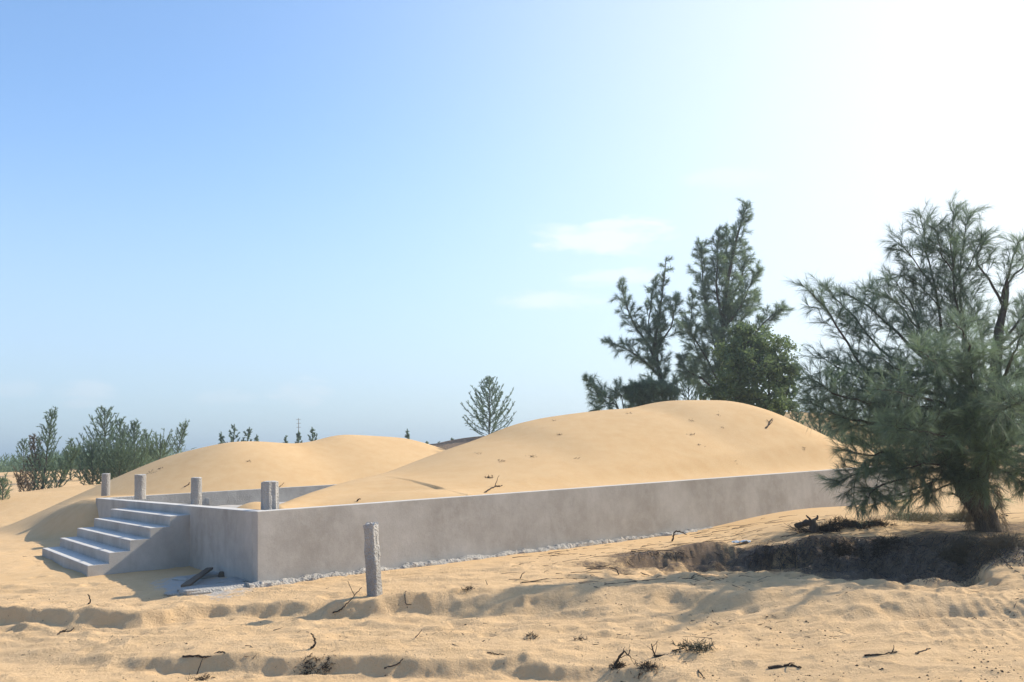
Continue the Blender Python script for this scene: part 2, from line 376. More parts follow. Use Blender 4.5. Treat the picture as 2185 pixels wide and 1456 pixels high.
C2V = np.convolve(np.pad(np.interp(_g, C2U, C2V), 8, mode='edge'), _k, mode='valid'); C2Z = np.convolve(np.pad(np.interp(_g, C2U, C2Z), 8, mode='edge'), _k, mode='valid'); C2U = _g
CREST1 = [(385, 966, 26.8), (440, 951, 26.6), (500, 938, 26.6), (560, 938, 27.0), (640, 941, 27.8), (690, 935, 28.4), (730, 923, 29), (790, 926, 29.5), (850, 930, 30), (900, 948, 30), (945, 966, 30.5), (1000, 985, 31)]
C1 = np.array([aty(*c) for c in CREST1])
_t = np.linspace(0, len(C1) - 1, 60); C1D = np.stack([np.interp(_t, range(len(C1)), C1[:, k]) for k in range(3)], 1)
MOUNDS = [  # px, py, Y, radius, rx scale : top of the mound seen at that pixel
    (215, 1034, 33.5, 5.0, 1.5), (140, 1046, 33, 3.6, 1.3), (20, 1010, 50, 7, 1.6), (110, 1012, 52, 6, 1.5), (1690, 878, 36, 3.2, 1.0), (1720, 882, 36.5, 3.0, 1.0), (1045, 930, 42, 7, 1.1), (990, 945, 42, 5, 1.2),
    (1960, 948, 45, 6, 1.6), (2170, 950, 60, 8, 1.6), (1940, 1070, 21, 2.2, 1.3), (1875, 1040, 24, 1.7, 1.2), (350, 985, 60, 8, 2), (1960, 1110, 16.0, 1.3, 1.6), (1850, 1082, 18.6, 1.6, 1.7), (1780, 1108, 15.4, .8, 1.4), (2150, 1075, 19, 2, 1.4)]
MW = [(aty(a, b, c), d, e) for a, b, c, d, e in MOUNDS]

def rs_pit(iz): return np.interp(iz, np.arange(601), FG[6][1])
PITS = rng.random((520, 5))
def ground(x, y, dents=False):
    """terrain height without the platform's inside"""
    x = np.asarray(x, float); y = np.asarray(y, float)
    r = np.hypot(x, y); az = np.arctan2(x, y)
    n = fbm(x * .12, y * .12, 1, 4)
    g = .05 * fbm(x * .35, y * .35, 2, 3) + .012 * fbm(x * 2.1, y * 2.1, 5, 4)
    far = sstep((r - 26) / 40)
    g = g + far * (.55 * n + .25)
    g = g * (1 - .0 * far)
    u, v = to_uv(x, y)
    # level close to the platform
    dpl = np.maximum(np.maximum(-u, u - PLAT_L), np.maximum(-v, v - PLAT_W))
    near = 1 - sstep(dpl / 2.0)
    g = g * (1 - .75 * near) - .012 * near
    # rise of the sand along the far half of the long wall, ground at the tree
    t = sstep((x - 2.5) / 5.0) * sstep((14 - 0 - abs(y - 15.0) * 2.2 + 0) / 6) * sstep((r - 9) / 3)
    g = g + .17 * t
    for (c, rad, sx), in [(m,) for m in MW]:
        d = np.sqrt(((x - c[0]) / sx) ** 2 + (y - c[1]) ** 2) / rad
        top = c[2]
        bump = np.exp(-(d ** 2) * 1.1)
        g = g + np.maximum(top - g, 0) * bump
    # dune 1: union of rounded cones along its crest
    z1 = np.full(x.shape, -5.0)
    slope, rr = .45, .55
    sel = (r > 16) & (r < 50)
    if np.any(sel):
        xs, ys = x[sel], y[sel]; zz = np.full(xs.shape, -5.0)
        num = 0; den = 0
        for c in C1D:
            d = np.sqrt((xs - c[0]) ** 2 + (ys - c[1]) ** 2)
            zi = c[2] - slope * (np.sqrt(d * d + rr * rr) - rr); w_ = np.exp(np.clip(zi * 9, -60, 60)); num = num + zi * w_; den = den + w_
        z1[sel] = num / den
    # keep the sand against the outer face of the back wall
    ramp_ = sstep((u + 1.1) / 1.3) * sstep((PLAT_W + 5 - v) / 3.5) * sstep((v - (PLAT_W - 1.3)) / 1.4) * (u < PLAT_L)
    z1 = z1 + np.maximum(.93 - z1, 0) * ramp_
    g = g + .10 * np.exp(-(np.minimum(u + .1, 0) / 1.5) ** 2 - ((v - PLAT_W) / 1.6) ** 2) * (u < .1)
    k = .10
    hmax = np.maximum(g, z1); g = hmax + k * np.exp(-np.abs(g - z1) / k) * .5 * (z1 > -4)
    # near ground from the surveyed break lines
    idx = np.clip((az + .75) / 1.5 * 600, 0, 600)
    rl = np.interp(idx, np.arange(601), R_LAST)
    zone = (r < rl + 1.6)
    if np.any(zone):
        xz, yz, rz, iz = x[zone], y[zone], r[zone], idx[zone]
        pitw = sstep((iz - 335) / 50) * sstep((rz - rs_pit(iz)) / .5)
        wob = .17 * fbm(xz * .38, yz * .5, 21, 3) + .028 * fbm(xz * 3.5, yz * 5, 23, 3) + pitw * (.22 * fbm(xz * 2.2, xz * .6 + yz * .5, 71, 4) + .05 * fbm(xz * 11, yz * 6, 73, 3))
        rq = rz + wob
        gz = g[zone]
        out = np.full(rz.shape, -.36)
        rs = [np.interp(iz, np.arange(601), a[1]) for a in FG]; zs = [np.interp(iz, np.arange(601), a[2]) for a in FG]
        m1 = .28 + .40 * sstep(.5 + .8 * vnoise(xz * .35, yz * .15, 25)); zs[2] = zs[1] + (zs[2] - zs[1]) * m1
        m2 = .62 + .25 * sstep(.55 + .8 * vnoise(xz * .35 + 9, yz * .15, 26)); zs[5] = zs[4] + (zs[5] - zs[4]) * m2
        pm_ = sstep((iz - 345) / 40)
        zs[8] = zs[8] + pm_ * (.11 * fbm(xz * 1.3, yz * .2, 81, 4) - .01); zs[7] = zs[7] + pm_ * .06 * fbm(xz * 1.9, yz * .2, 83, 3)
        rs[8] = rs[8] + pm_ * .28 * fbm(xz * .9, xz * 0, 85, 4); rs[7] = np.minimum(rs[7] - pm_ * (.12 + .25 * np.abs(fbm(xz * 1.4, xz * 0, 87, 3))), rs[8] - .15); rs[7] = np.maximum(rs[7], rs[6] + .1); rs[8] = np.maximum(rs[8], rs[7] + .12)
        rs.append(rs[-1] + 1.2); zs.append(gz)
        out = np.where(rq < rs[0], zs[0] + 0 * rq, out)
        for i in range(len(rs) - 1):
            t = (rq - rs[i]) / (rs[i + 1] - rs[i]); m = (t >= 0) & (t <= 1)
            tt = .72 * np.clip(t, 0, 1) + .28 * sstep(t)
            out = np.where(m, zs[i] + (zs[i + 1] - zs[i]) * tt, out)
        out = np.where(rq >= rs[-1], gz, out)
        # trampled relief, tracks
        amp = sstep((rs[-2] + .3 - rq) / .8)
        lump = .012 * fbm(xz * 1.0, yz * 2.6, 31, 4) + .009 * fbm(xz * 4.5, yz * 9, 33, 4)
        rd = 1 - np.abs(fbm(xz * .55, yz * 2.2, 35, 3)); lump = lump + .036 * (rd ** 3 - .35) + .012 * (1 - np.abs(vnoise(xz * 2.2, yz * 6.5, 37))) ** 2
        floor_m = np.exp(-((rq - (rs[3] + rs[4]) / 2) / .55) ** 2)
        lump = lump + floor_m * (.038 * np.abs(fbm(xz * 1.5, yz * 2.6, 41, 3)) - .016)
        lump = lump - .018 * floor_m * np.cos((rq - rs[3]) * 22) * (.6 + .4 * vnoise(xz * .7, yz * .7, 9))
        rough = sstep((iz - 430) / 60) * np.exp(-((rq - rs[4 - 1]) / 1.2) ** 2)
        lump = lump + rough * .005 * np.cos(xz * 55 + 6 * fbm(xz, yz, 5, 2))
        pitm = sstep((.05 - out) / .2) * sstep((iz - 330) / 40) * (rq > rs[5])
        lump = lump + pitm * (.05 * fbm(xz * 3.2, yz * 3.2, 51, 4) + .035 * np.cos((rq) * 14 + 2 * vnoise(xz, yz, 4)))
        out = out + amp * lump
        g[zone] = out
    # footprints and dents
    for q in (PITS if dents else ()):
        if q[4] < .55: cx, cy_, s = -8 + q[0] * 16, 7.2 + q[1] * 4.5, .07 + q[2] * .10
        else: cx, cy_, s = -11 + q[0] * 20, 9.5 + q[1] * 8, .06 + q[2] * .09
        m = (np.abs(x - cx) < 3 * s) & (np.abs(y - cy_) < 3 * s)
        if not np.any(m): continue
        dx = (x[m] - cx) / s; dy = (y[m] - cy_) / (s * .75); d2 = dx * dx + dy * dy
        g[m] += (.006 + .020 * q[3] ** 2) * (-np.exp(-d2 * 1.4) + .5 * np.exp(-(np.sqrt(d2) - 1.35) ** 2 * 3.0))
    return g

def inside(x, y):
    u, v = to_uv(x, y)
    floor = .60 + .035 * fbm(u * .9, v * .9, 61, 3)
    zc = np.interp(u, C2U, C2Z); vc = np.interp(u, C2U, C2V)
    zc = np.where(u < C2U[0], C2Z[0] - (C2U[0] - u) * .45, zc)
    zw = .60 + .375 * sstep((u - 1.2) / 3.2)
    zw = np.where(u > 3.5, .965, zw)
    t = np.clip((v - WALL_T) / np.maximum(vc - WALL_T, .2), 0, 1)
    prof = 1 - (1 - t) ** 1.75
    zf = zw + (zc - zw) * prof
    back = v - vc
    zb = zc - .50 * (np.sqrt(np.maximum(back, 0) ** 2 + .35) - .59)
    z = np.where(back > 0, zb, zf)
    z = np.maximum(z, floor)
    z = z + .007 * fbm(u * .6, v * .6, 63, 3)
    # low secondary mounds lying on the fill
    for (px, py, Y, su, sv, top) in ((900, 1047, 14.9, 1.9, .95, 1.0), (545, 1071, 15.5, .6, .5, .80), (1010, 1046, 15.6, 1.1, .5, 1.02)):
        c = aty(px, py, Y); cu, cv = to_uv(c[0], c[1])
        b = np.exp(-((u - cu) / su) ** 2 - ((v - cv) / sv) ** 2)
        z = z + np.maximum(c[2] - z, 0) * b
    # the sand lies flush with the wall top where it reaches it
    edge = sstep((.7 - (v - WALL_T)) / .7) * sstep((u - 3.0) / 1.0)
    z = z * (1 - edge) + np.minimum(z, .975) * edge
    return z

def terrain(x, y, dents=False):
    x = np.asarray(x, float); y = np.asarray(y, float)
    u, v = to_uv(x, y)
    g = ground(x, y, dents)
    ins = (u > 0) & (u < PLAT_L) & (v > 0) & (v < PLAT_W)
    if np.any(ins):
        zi = inside(x[ins], y[ins])
        d = np.minimum(np.minimum(u[ins], PLAT_L - u[ins]), np.minimum(v[ins], PLAT_W - v[ins]))
        t = sstep((d - .06) / (WALL_T - .11))
        g[ins] = g[ins] * (1 - t) + zi * t
    return g
def gz(x, y): return float(terrain(np.array([x]), np.array([y]))[0])
def hit(px, py):
    """first meeting of the pixel ray with the terrain"""
    d = ray(px, py); ts = np.concatenate([np.arange(4, 40, .03), np.arange(40, 400, .5)]) / d[1]
    X = d[0] * ts; Y = d[1] * ts; Z = EYE + d[2] * ts
    T = terrain(X, Y); k = np.argmax(Z < T)
    return np.array([X[k], Y[k], T[k]])

def build_ground():
    HF = 38.5 / 57.29578
    a_in = np.linspace(-HF, HF, 860)
    a_l = -HF - (np.geomspace(1, 1 + (math.pi - HF), 60)[1:] - 1); a_r = HF + (np.geomspace(1, 1 + (math.pi - HF), 60)[1:] - 1)
    A = np.concatenate([a_l[::-1], a_in, a_r[:-1]])
    rs = np.concatenate([np.geomspace(.4, 5.2, 60)[:-1], np.geomspace(5.2, 34, 720)[:-1], np.geomspace(34, 120, 200)[:-1], np.geomspace(120, 5200, 60)])
    nA, nR = len(A), len(rs)
    AA, RR = np.meshgrid(A, rs)
    X = np.sin(AA) * RR; Y = np.cos(AA) * RR
    Z = np.zeros_like(X)
    for i in range(0, nR, 60):
        Z[i:i + 60] = terrain(X[i:i + 60], Y[i:i + 60], True)
    Z = np.where(RR > 120, Z * np.clip((1400 - RR) / 1280, 0, 1), Z)
    V = np.stack([X.ravel(), Y.ravel(), Z.ravel()], 1)
    i = np.arange(nR - 1)[:, None]; j = np.arange(nA)[None, :]; jn = (j + 1) % nA
    F = np.stack([(i * nA + j), (i * nA + jn), ((i + 1) * nA + jn), ((i + 1) * nA + j)], -1).reshape(-1, 4)[:, ::-1]
    # close the small hole under the camera
    V = np.vstack([V, [[0, 0, Z[0].mean()]]])
    x, y = V[:, 0], V[:, 1]; r = np.hypot(x, y); u, v = to_uv(x, y)
    outp = ~((u > .15) & (v > .15) & (u < PLAT_L) & (v < PLAT_W))
    worked = sstep((17.5 - r) / 5) * outp
    worked = np.maximum(worked, .8 * outp * sstep((r - 36) / 6))
    worked = np.where((u < 0) & (r > 17) & (r < 30), .35, worked)
    # litter round the pit and the tree; left of the pit it also paints tree shade
    litter_shade = np.zeros(len(x))
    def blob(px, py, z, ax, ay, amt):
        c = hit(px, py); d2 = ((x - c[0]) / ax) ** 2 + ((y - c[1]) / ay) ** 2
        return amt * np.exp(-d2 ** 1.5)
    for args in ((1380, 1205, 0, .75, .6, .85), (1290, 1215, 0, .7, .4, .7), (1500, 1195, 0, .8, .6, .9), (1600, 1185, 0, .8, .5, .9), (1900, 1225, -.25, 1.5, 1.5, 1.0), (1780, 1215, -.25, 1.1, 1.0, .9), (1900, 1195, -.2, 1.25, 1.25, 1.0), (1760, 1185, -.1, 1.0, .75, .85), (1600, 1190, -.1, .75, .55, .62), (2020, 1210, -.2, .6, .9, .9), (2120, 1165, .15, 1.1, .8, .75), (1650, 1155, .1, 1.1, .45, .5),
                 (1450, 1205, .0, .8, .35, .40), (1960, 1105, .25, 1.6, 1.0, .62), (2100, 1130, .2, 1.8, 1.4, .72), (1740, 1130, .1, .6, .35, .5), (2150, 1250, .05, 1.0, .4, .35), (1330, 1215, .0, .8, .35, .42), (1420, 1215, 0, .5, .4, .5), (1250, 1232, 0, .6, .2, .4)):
        litter_shade = np.maximum(litter_shade, blob(*args))
    far = sstep((r - 30) / 10) * sstep((x - 6) / 4)
    litter_shade = np.maximum(litter_shade, far * (.55 + .25 * vnoise(x * .2, y * .2, 3)))
    c = aty(1010, 945, 41); litter_shade = np.maximum(litter_shade, .95 * np.exp(-(((x - c[0] - .5) / 4.5) ** 2 + ((y - c[1]) / 5) ** 2) ** 2))
    sc = sstep((r - 60) / 60); litter_shade = np.maximum(litter_shade, sc * .55)
    cem = np.zeros(len(x))
    # cement spill at the near corner and along the footing
    d = np.where((v < .1) & (v > -1.2) & (u > -.8) & (u < 12), np.exp(-(np.maximum(-v - .18, 0) / .22) ** 2), 0) * .42
    d2 = np.exp(-(((u + .5) / .75) ** 2 + ((v - .8) / 1.7) ** 2) ** 1.5) * .75
    cem = np.maximum(d, d2)
    d3 = np.where(outp, 0, .7) * (v > PLAT_W - 2.2) * sstep((8 - u) / 2)
    cem = np.maximum(cem, d3)
    return add_mesh('sand_ground', V, F, MAT_SAND, smooth=True, vattr={'worked': worked, 'litter': litter_shade, 'cement': cem})
g_obj = tag(build_ground(), kind='structure')

# ------------------------------------------------------------------ hills and haze
def build_hills():
    def prof(az):
        px = W / 2 + FPX * math.tan(az)
        return 0
    pts = [(-900, 40), (-500, 62), (-200, 50), (0, 38), (40, 46), (90, 44), (150, 50), (250, 36), (330, 56), (370, 60), (410, 50), (470, 26), (560, 18), (700, 22), (800, 14), (950, 10), (1200, 12), (1500, 8), (1900, 14), (2300, 10), (2800, 20)]
    D = 1150.0
    xs = np.linspace(-900, 2800, 500)
    hp = np.interp(xs, [p[0] for p in pts], [p[1] for p in pts]) * .9 + 2.5 * fbm(xs * .012, xs * 0, 3, 5)
    V = []; rows = 12
    for k in range(rows):
        f = k / (rows - 1)
        dist = D + f * 300
        for x_, h_ in zip(xs, hp):
            h = h_ * D / FPX * math.sin(math.pi * min(f * 1.1, 1) / 1.0 * .5 if f < .9 else math.pi * .5) * (1 + .12 * float(vnoise(x_ * .03, f * 6, 2)) * (f < .8))
            tx = (x_ - W / 2) / FPX
            V.append((tx * dist, dist, max(h, 0) - 1.0 + (f == 0) * -2))
    n = len(xs)
    F = [(k * n + j, k * n + j + 1, (k + 1) * n + j + 1, (k + 1) * n + j) for k in range(rows - 1) for j in range(n - 1)]
    m, nt, b = new_mat('hill_scrub'); Pn = geo_pos(nt)
    c = mixrgb(nt, noise(nt, Pn, .01, 6).outputs['Fac'], (.04, .06, .035), (.09, .10, .06)); nt.links.new(c, b.inputs['Base Color'])
    return add_mesh('hills', V, F, m, smooth=True)
tag(build_hills(), kind='structure')

def box(x0, x1, y0, y1, z0, z1):
    V = [(x0, y0, z0), (x1, y0, z0), (x1, y1, z0), (x0, y1, z0), (x0, y0, z1), (x1, y0, z1), (x1, y1, z1), (x0, y1, z1)]
    F = [(0, 3, 2, 1), (4, 5, 6, 7), (0, 1, 5, 4), (1, 2, 6, 5), (2, 3, 7, 6), (3, 0, 4, 7)]
    return V, F
def build_haze():
    m = bpy.data.materials.new('haze'); m.use_nodes = True; nt = m.node_tree; nt.nodes.clear()
    out = N(nt, 'ShaderNodeOutputMaterial'); v = N(nt, 'ShaderNodeVolumePrincipled')
    v.inputs['Color'].default_value = (.78, .92, 1.0, 1); v.inputs['Density'].default_value = .0012; v.inputs['Anisotropy'].default_value = .5
    L(nt, v, 0, out, 'Volume')
    V, F = box(-5400, 5400, -5400, 5400, -6, 46)
    o = add_mesh('haze', V, F, m); return o
tag(build_haze(), kind='stuff')

# ------------------------------------------------------------------ platform
plat = tag(empty('concrete_platform', P(0, 0, 0)), 'grey plastered concrete platform with front stairs and four stub columns, filled with dune sand', 'platform')
def uvbox(u0, u1, v0, v1, z0, z1, nu=1, nv=1):
    V, F = box(u0, u1, v0, v1, z0, z1)
    return [P(*p) for p in V], F
def bevel(o, w=.01, seg=2):
    m = o.modifiers.new('bevel', 'BEVEL'); m.width = w; m.segments = seg; m.limit_method = 'ANGLE'; m.angle_limit = math.radians(40)
    return o
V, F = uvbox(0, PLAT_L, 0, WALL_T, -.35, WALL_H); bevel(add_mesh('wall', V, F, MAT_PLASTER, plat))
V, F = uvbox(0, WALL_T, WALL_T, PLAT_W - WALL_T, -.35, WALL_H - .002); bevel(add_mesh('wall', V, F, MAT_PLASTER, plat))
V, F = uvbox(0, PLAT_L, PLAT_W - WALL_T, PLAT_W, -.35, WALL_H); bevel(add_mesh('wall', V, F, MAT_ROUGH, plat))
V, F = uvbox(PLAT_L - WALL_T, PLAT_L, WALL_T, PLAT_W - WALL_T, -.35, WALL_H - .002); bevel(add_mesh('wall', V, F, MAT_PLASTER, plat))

def rough_strip(name, u0, u1, v_out, v_in, z0, ztop, mat, parent, n, seed, swap=False, amp=.045):
    us = np.linspace(u0, u1, n); rows = []
    e = v_out + amp * fbm(us * 1.6, us * 0, seed, 4) * 1.6
    zt = ztop + .018 * fbm(us * 3, us * 0, seed + 2, 4)
    prof = [(0, -.3), (0, -.25), (.02, .55), (.06, .85), (.3, 1.0), (.6, 1.02), (1.0, 1.05)]
    V = []
    for f, h in prof:
        for k, u in enumerate(us):
            jv = .020 * float(fbm(u * 9, f * 7, seed + 5, 3)); jz = .022 * float(fbm(u * 10, f * 9, seed + 7, 3))
            vv = e[k] + (v_in - e[k]) * f + jv * (f < .9)
            zz = z0 + (zt[k] - z0) * h + jz * (h > .4)
            V.append(P(u, vv, zz) if not swap else P(vv, u, zz))
    m = len(prof)
    F = [(a * n + b, a * n + b + 1, (a + 1) * n + b + 1, (a + 1) * n + b) for a in range(m - 1) for b in range(n - 1)]
    F.append([a * n for a in range(m)][::-1]); F.append([a * n + n - 1 for a in range(m)])
    return add_mesh(name, V, F, mat, parent)
rough_strip('footing', -.16, 11.5, -.15, .05, -.12, .035, MAT_FOOT, plat, 1100, 4)

# staircase: one cast flight, five treads
st_prof = [(0, -.3)]
for k in range(1, 6):
    d = (6 - k) * TREAD
    st_prof += [(d, RISE * (k - 1) if k > 1 else -.3), (d, RISE * k - .012), (d - .004, RISE * k - .003), (d - .012, RISE * k)]
st_prof += [(0, RISE * 5)]
V = []
for s in (0, 1):
    for d, z in st_prof:
        V.append(P(-d, ST_V0 + ST_W * s, z + .97 - RISE * 5.882 - .0))
n = len(st_prof)
F = [(i, (i + 1) % n, n + (i + 1) % n, n + i) for i in range(n)] + [list(range(n))[::-1], list(range(n, 2 * n))]
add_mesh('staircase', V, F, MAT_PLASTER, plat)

def lumpy_prism(center, w, h, sides, mat, name, parent, seed, jitter=.01, lean=(0, 0), rot=0., rib=0., taper=1.0, rows=22, base_z=None, square=False):
    V = []
    k = 40
    for i in range(rows + 1):
        f = i / rows; z = f * h
        for j in range(k):
            a = 2 * math.pi * j / k
            if square:
                ca, sa = math.cos(a), math.sin(a); q = 1 / max(abs(ca), abs(sa)); q = min(q, 1.28); r_ = w / 2 * q
            elif sides:
                seg = math.pi / sides; aa = (a % (2 * seg)) - seg; r_ = w / 2 * math.cos(seg) / math.cos(aa)
            else: r_ = w / 2
            r_ *= (1 + rib * math.cos(a * 8)) * (1 + (taper - 1) * f)
            r_ += jitter * float(fbm(a * 2.2 * 1.0, z * 7, seed, 3)) * .6
            zz = z + (jitter * 2.2 * float(vnoise(math.cos(a) * 3, math.sin(a) * 3, seed + 3)) if i == rows else 0)
            V.append((center[0] + math.cos(a + rot) * r_ + lean[0] * z, center[1] + math.sin(a + rot) * r_ + lean[1] * z, center[2] + zz))
    n0 = (rows + 1) * k
    for j in range(k):
        a = 2 * math.pi * j / k; r_ = w / 2 * .72
        V.append((center[0] + math.cos(a + rot) * r_ + lean[0] * h, center[1] + math.sin(a + rot) * r_ + lean[1] * h, center[2] + h + .012 + jitter * 1.2 * float(vnoise(math.cos(a) * 4, math.sin(a) * 4, seed + 9))))
    V.append((center[0] + lean[0] * h, center[1] + lean[1] * h, center[2] + h + .015))
    F = [(i * k + j, i * k + (j + 1) % k, (i + 1) * k + (j + 1) % k, (i + 1) * k + j) for i in range(rows) for j in range(k)]
    F += [(rows * k + j, rows * k + (j + 1) % k, n0 + (j + 1) % k, n0 + j) for j in range(k)]
    F += [(n0 + j, n0 + (j + 1) % k, n0 + k) for j in range(k)]
    return add_mesh(name, V, F, mat, parent)
# stub columns on the stair wall
for i, (px, py, wpx, top, sides, rib, rot, tp, jit) in enumerate(((225.5, 1056, 15.5, 1010, 0, .005, 0, 1.0, .003), (299, 1063, 21, 1012, 0, .01, 0, 1.03, .006), (419, 1076, 21, 1018, 0, .005, 0, 1.0, .003), (576, 1087, 34, 1026, 4, .0, .95, .98, .010))):
    c = onz(px, py, WALL_H); s = np.linalg.norm(c[:2]) / FPX
    hh = (py - top) * c[1] / FPX
    c = c + np.array([c[0], c[1], 0]) / np.linalg.norm(c[:2]) * wpx * s * .5; c[2] = WALL_H - .03
    if i == 3:
        V = []
        lumpy_prism(c, wpx * s * 1.02, hh, 8, MAT_ROUGH, 'column', plat, 7, .006, (0, 0), .2, .035, .97)
    else:
        lumpy_prism(c, wpx * s, hh, 0, MAT_ROUGH, 'column', plat, 3 + i * 5, jit, (0, 0), rot, rib, tp)

# lone leaning post in front of the wall
c = onz(800, 1263, .0); c[2] = gz(c[0], c[1]) - .25
hh = (1263 - 1117) * c[1] / FPX
lumpy_prism(c, 31 * c[1] / FPX * .80, hh + .25, 4, MAT_ROUGH, 'concrete_post', None, 21, .016, (-.028, .0), 1.18, 0, 1.0, 40, square=True)
tag(bpy.context.scene.objects['concrete_post'], 'weathered grey square concrete post leaning alone in the sand before the long wall', 'post')

# broken concrete at the near corner
def chunk(name, px, py, lx, ly, h, rot, mat, label, cat, group=None, seed=0, z=None, tilt=0.):
    c = hit(px, py) if z is None else onz(px, py, z)
    n = 16; V = []
    for k, (hh_, sc) in enumerate(((-.6, 1.0), (.2, 1.02), (.85, .97), (1.0, .86))):
        for j in range(n):
            a = 2 * math.pi * j / n; ca, sa = math.cos(a), math.sin(a); q = 1 / max(abs(ca), abs(sa)) ** .85
            rr_ = q * sc * (1 + .16 * float(vnoise(ca * 2.2 + seed, sa * 2.2, seed + 1)) + .05 * float(vnoise(ca * 7 + k, sa * 7, seed + 2)))
            X = ca * rr_ * lx / 2; Y = sa * rr_ * ly / 2
            V.append((c[0] + X * math.cos(rot) - Y * math.sin(rot), c[1] + X * math.sin(rot) + Y * math.cos(rot), c[2] + hh_ * h + tilt * X + .01 * float(vnoise(X * 9, Y * 9, seed))))
    V.append((c[0], c[1], c[2] + h * 1.03))
    F = [(k * n + j, k * n + (j + 1) % n, (k + 1) * n + (j + 1) % n, (k + 1) * n + j) for k in range(3) for j in range(n)]
    F += [(3 * n + j, 3 * n + (j + 1) % n, 4 * n) for j in range(n)]
    o = add_mesh(name, V, F, mat); tag(o, label, cat, group); return o
chunk('concrete_slab', 462, 1258, .95, .55, .045, .55, MAT_FOOT, 'largest flat broken concrete slab lying in the shade by the platform corner', 'slab', 'broken concrete at the platform corner', 3)
chunk('concrete_slab', 430, 1232, .75, .42, .035, .9, MAT_FOOT, 'flat broken slab between the old board and the stair wall', 'slab', 'broken concrete at the platform corner', 8)
chunk('concrete_slab', 505, 1243, .5, .5, .05, .2, MAT_FOOT, 'small broken slab against the near corner of the platform', 'slab', 'broken concrete at the platform corner', 12)
chunk('concrete_slab', 390, 1266, .42, .26, .02, .3, MAT_FOOT, 'thin pale concrete flake farthest left of the corner rubble', 'slab', 'broken concrete at the platform corner', 15)
chunk('rubble_block', 481, 1230, .20, .09, .07, .6, MAT_WOOD, 'small brown broken block lying on the slabs by the corner', 'rubble')
chunk('rubble_stone', 436, 1074, .28, .2, .10, .3, MAT_ROUGH, 'grey rubble lump on the floor inside the platform', 'rubble', None, 19)

def board(name, p0, p1, w, th, mat, label, cat):
    a = hit(*p0); b = hit(*p1); a[2] += .05; b[2] += .10
    d = (b - a); Ln = np.linalg.norm(d); d /= Ln; s = np.cross(d, [0, 0, 1]); s /= np.linalg.norm(s); up = np.cross(s, d)
    V = []; n = 14
    for i in range(n + 1):
        f = i / n; ww = w * (1 + .15 * float(vnoise(f * 6, 2, 3))) * (1 - .25 * f)
        for (q, t) in ((-.5, 0), (.5, 0), (.5, 1), (-.5, 1)):
            V.append(a + d * Ln * f + s * q * ww + up * t * th)
    F = [(i * 4 + j, i * 4 + (j + 1) % 4, (i + 1) * 4 + (j + 1) % 4, (i + 1) * 4 + j) for i in range(n) for j in range(4)] + [(3, 2, 1, 0), (n * 4, n * 4 + 1, n * 4 + 2, n * 4 + 3)]
    return tag(add_mesh(name, V, F, mat), label, cat)
board('wooden_board', (395, 1262), (448, 1230), .12, .03, MAT_WOOD, 'split brown board lying in the shade over the broken slabs', 'board')

# ------------------------------------------------------------------ branches and needles
class Buf:
    def __init__(s): s.V = []; s.F = []; s.T = []; s.n = 0
    def add(s, V, F, T=None):
        s.V.append(V); s.F.append(F + s.n); s.n += len(V); s.T.append(np.zeros(len(F)) if T is None else T)
    def obj(s, name, mat, parent, smooth=False):
        if not s.V: return None
        return add_mesh(name, np.vstack(s.V), np.vstack(s.F), mat, parent, smooth=smooth, tone=np.concatenate(s.T))
def unit(v): return v / np.maximum(np.linalg.norm(v, axis=-1, keepdims=True), 1e-9)
def smooth_path(pts, n):
    pts = np.asarray(pts, float); m = len(pts)
    if m == 2: t = np.linspace(0, 1, n)[:, None]; return pts[0] * (1 - t) + pts[1] * t
    ext = np.vstack([2 * pts[0] - pts[1], pts, 2 * pts[-1] - pts[-2]])
    out = []
    for s in np.linspace(0, m - 1 - 1e-6, n):
        i = int(s); t = s - i; p0, p1, p2, p3 = ext[i:i + 4]
        out.append(.5 * ((2 * p1) + (-p0 + p2) * t + (2 * p0 - 5 * p1 + 4 * p2 - p3) * t * t + (-p0 + 3 * p1 - 3 * p2 + p3) * t ** 3))
    return np.array(out)
def tube(buf, path, r0, r1, k=6, rough=0.):
    n = len(path); T = unit(np.gradient(path, axis=0))
    ref = np.array([.31, .22, .92]); S = unit(np.cross(T, ref)); B = np.cross(T, S)
    R = np.linspace(r0, r1, n)[:, None, None] if np.isscalar(r0) else np.asarray(r0)[:, None, None]
    a = np.linspace(0, 2 * np.pi, k, endpoint=False)[None, :, None]
    if rough: R = R * (1 + rough * rng.normal(size=(n, k, 1)))
    V = (path[:, None, :] + R * (np.cos(a) * S[:, None, :] + np.sin(a) * B[:, None, :])).reshape(-1, 3)
    i = np.arange(n - 1)[:, None]; j = np.arange(k)[None, :]; jn = (j + 1) % k
    q = np.stack([i * k + j, i * k + jn, (i + 1) * k + jn, (i + 1) * k + j], -1).reshape(-1, 4)
    F = np.vstack([q[:, [0, 1, 2]], q[:, [0, 2, 3]]])
    buf.add(V, F)
def blades(buf, pos, d, Ln, w, bend, tone):
    n = len(pos); d = unit(d); s = unit(np.cross(d, unit(rng.normal(size=(n, 3))))) * (np.asarray(w) / 2).reshape(-1, 1)
    Ln = np.asarray(Ln).reshape(-1, 1)
    mid = pos + d * Ln * .5 + bend * Ln * .15; tip = pos + d * Ln + bend * Ln * .55
    V = np.stack([pos - s, pos + s, mid - s * .9, mid + s * .9, tip], 1).reshape(-1, 3)
    b = (np.arange(n) * 5)[:, None]
    F = np.concatenate([b + [0, 1, 3], b + [0, 3, 2], b + [2, 3, 4]], 1).reshape(-1, 3)
    buf.add(V, F, np.repeat(tone, 3))
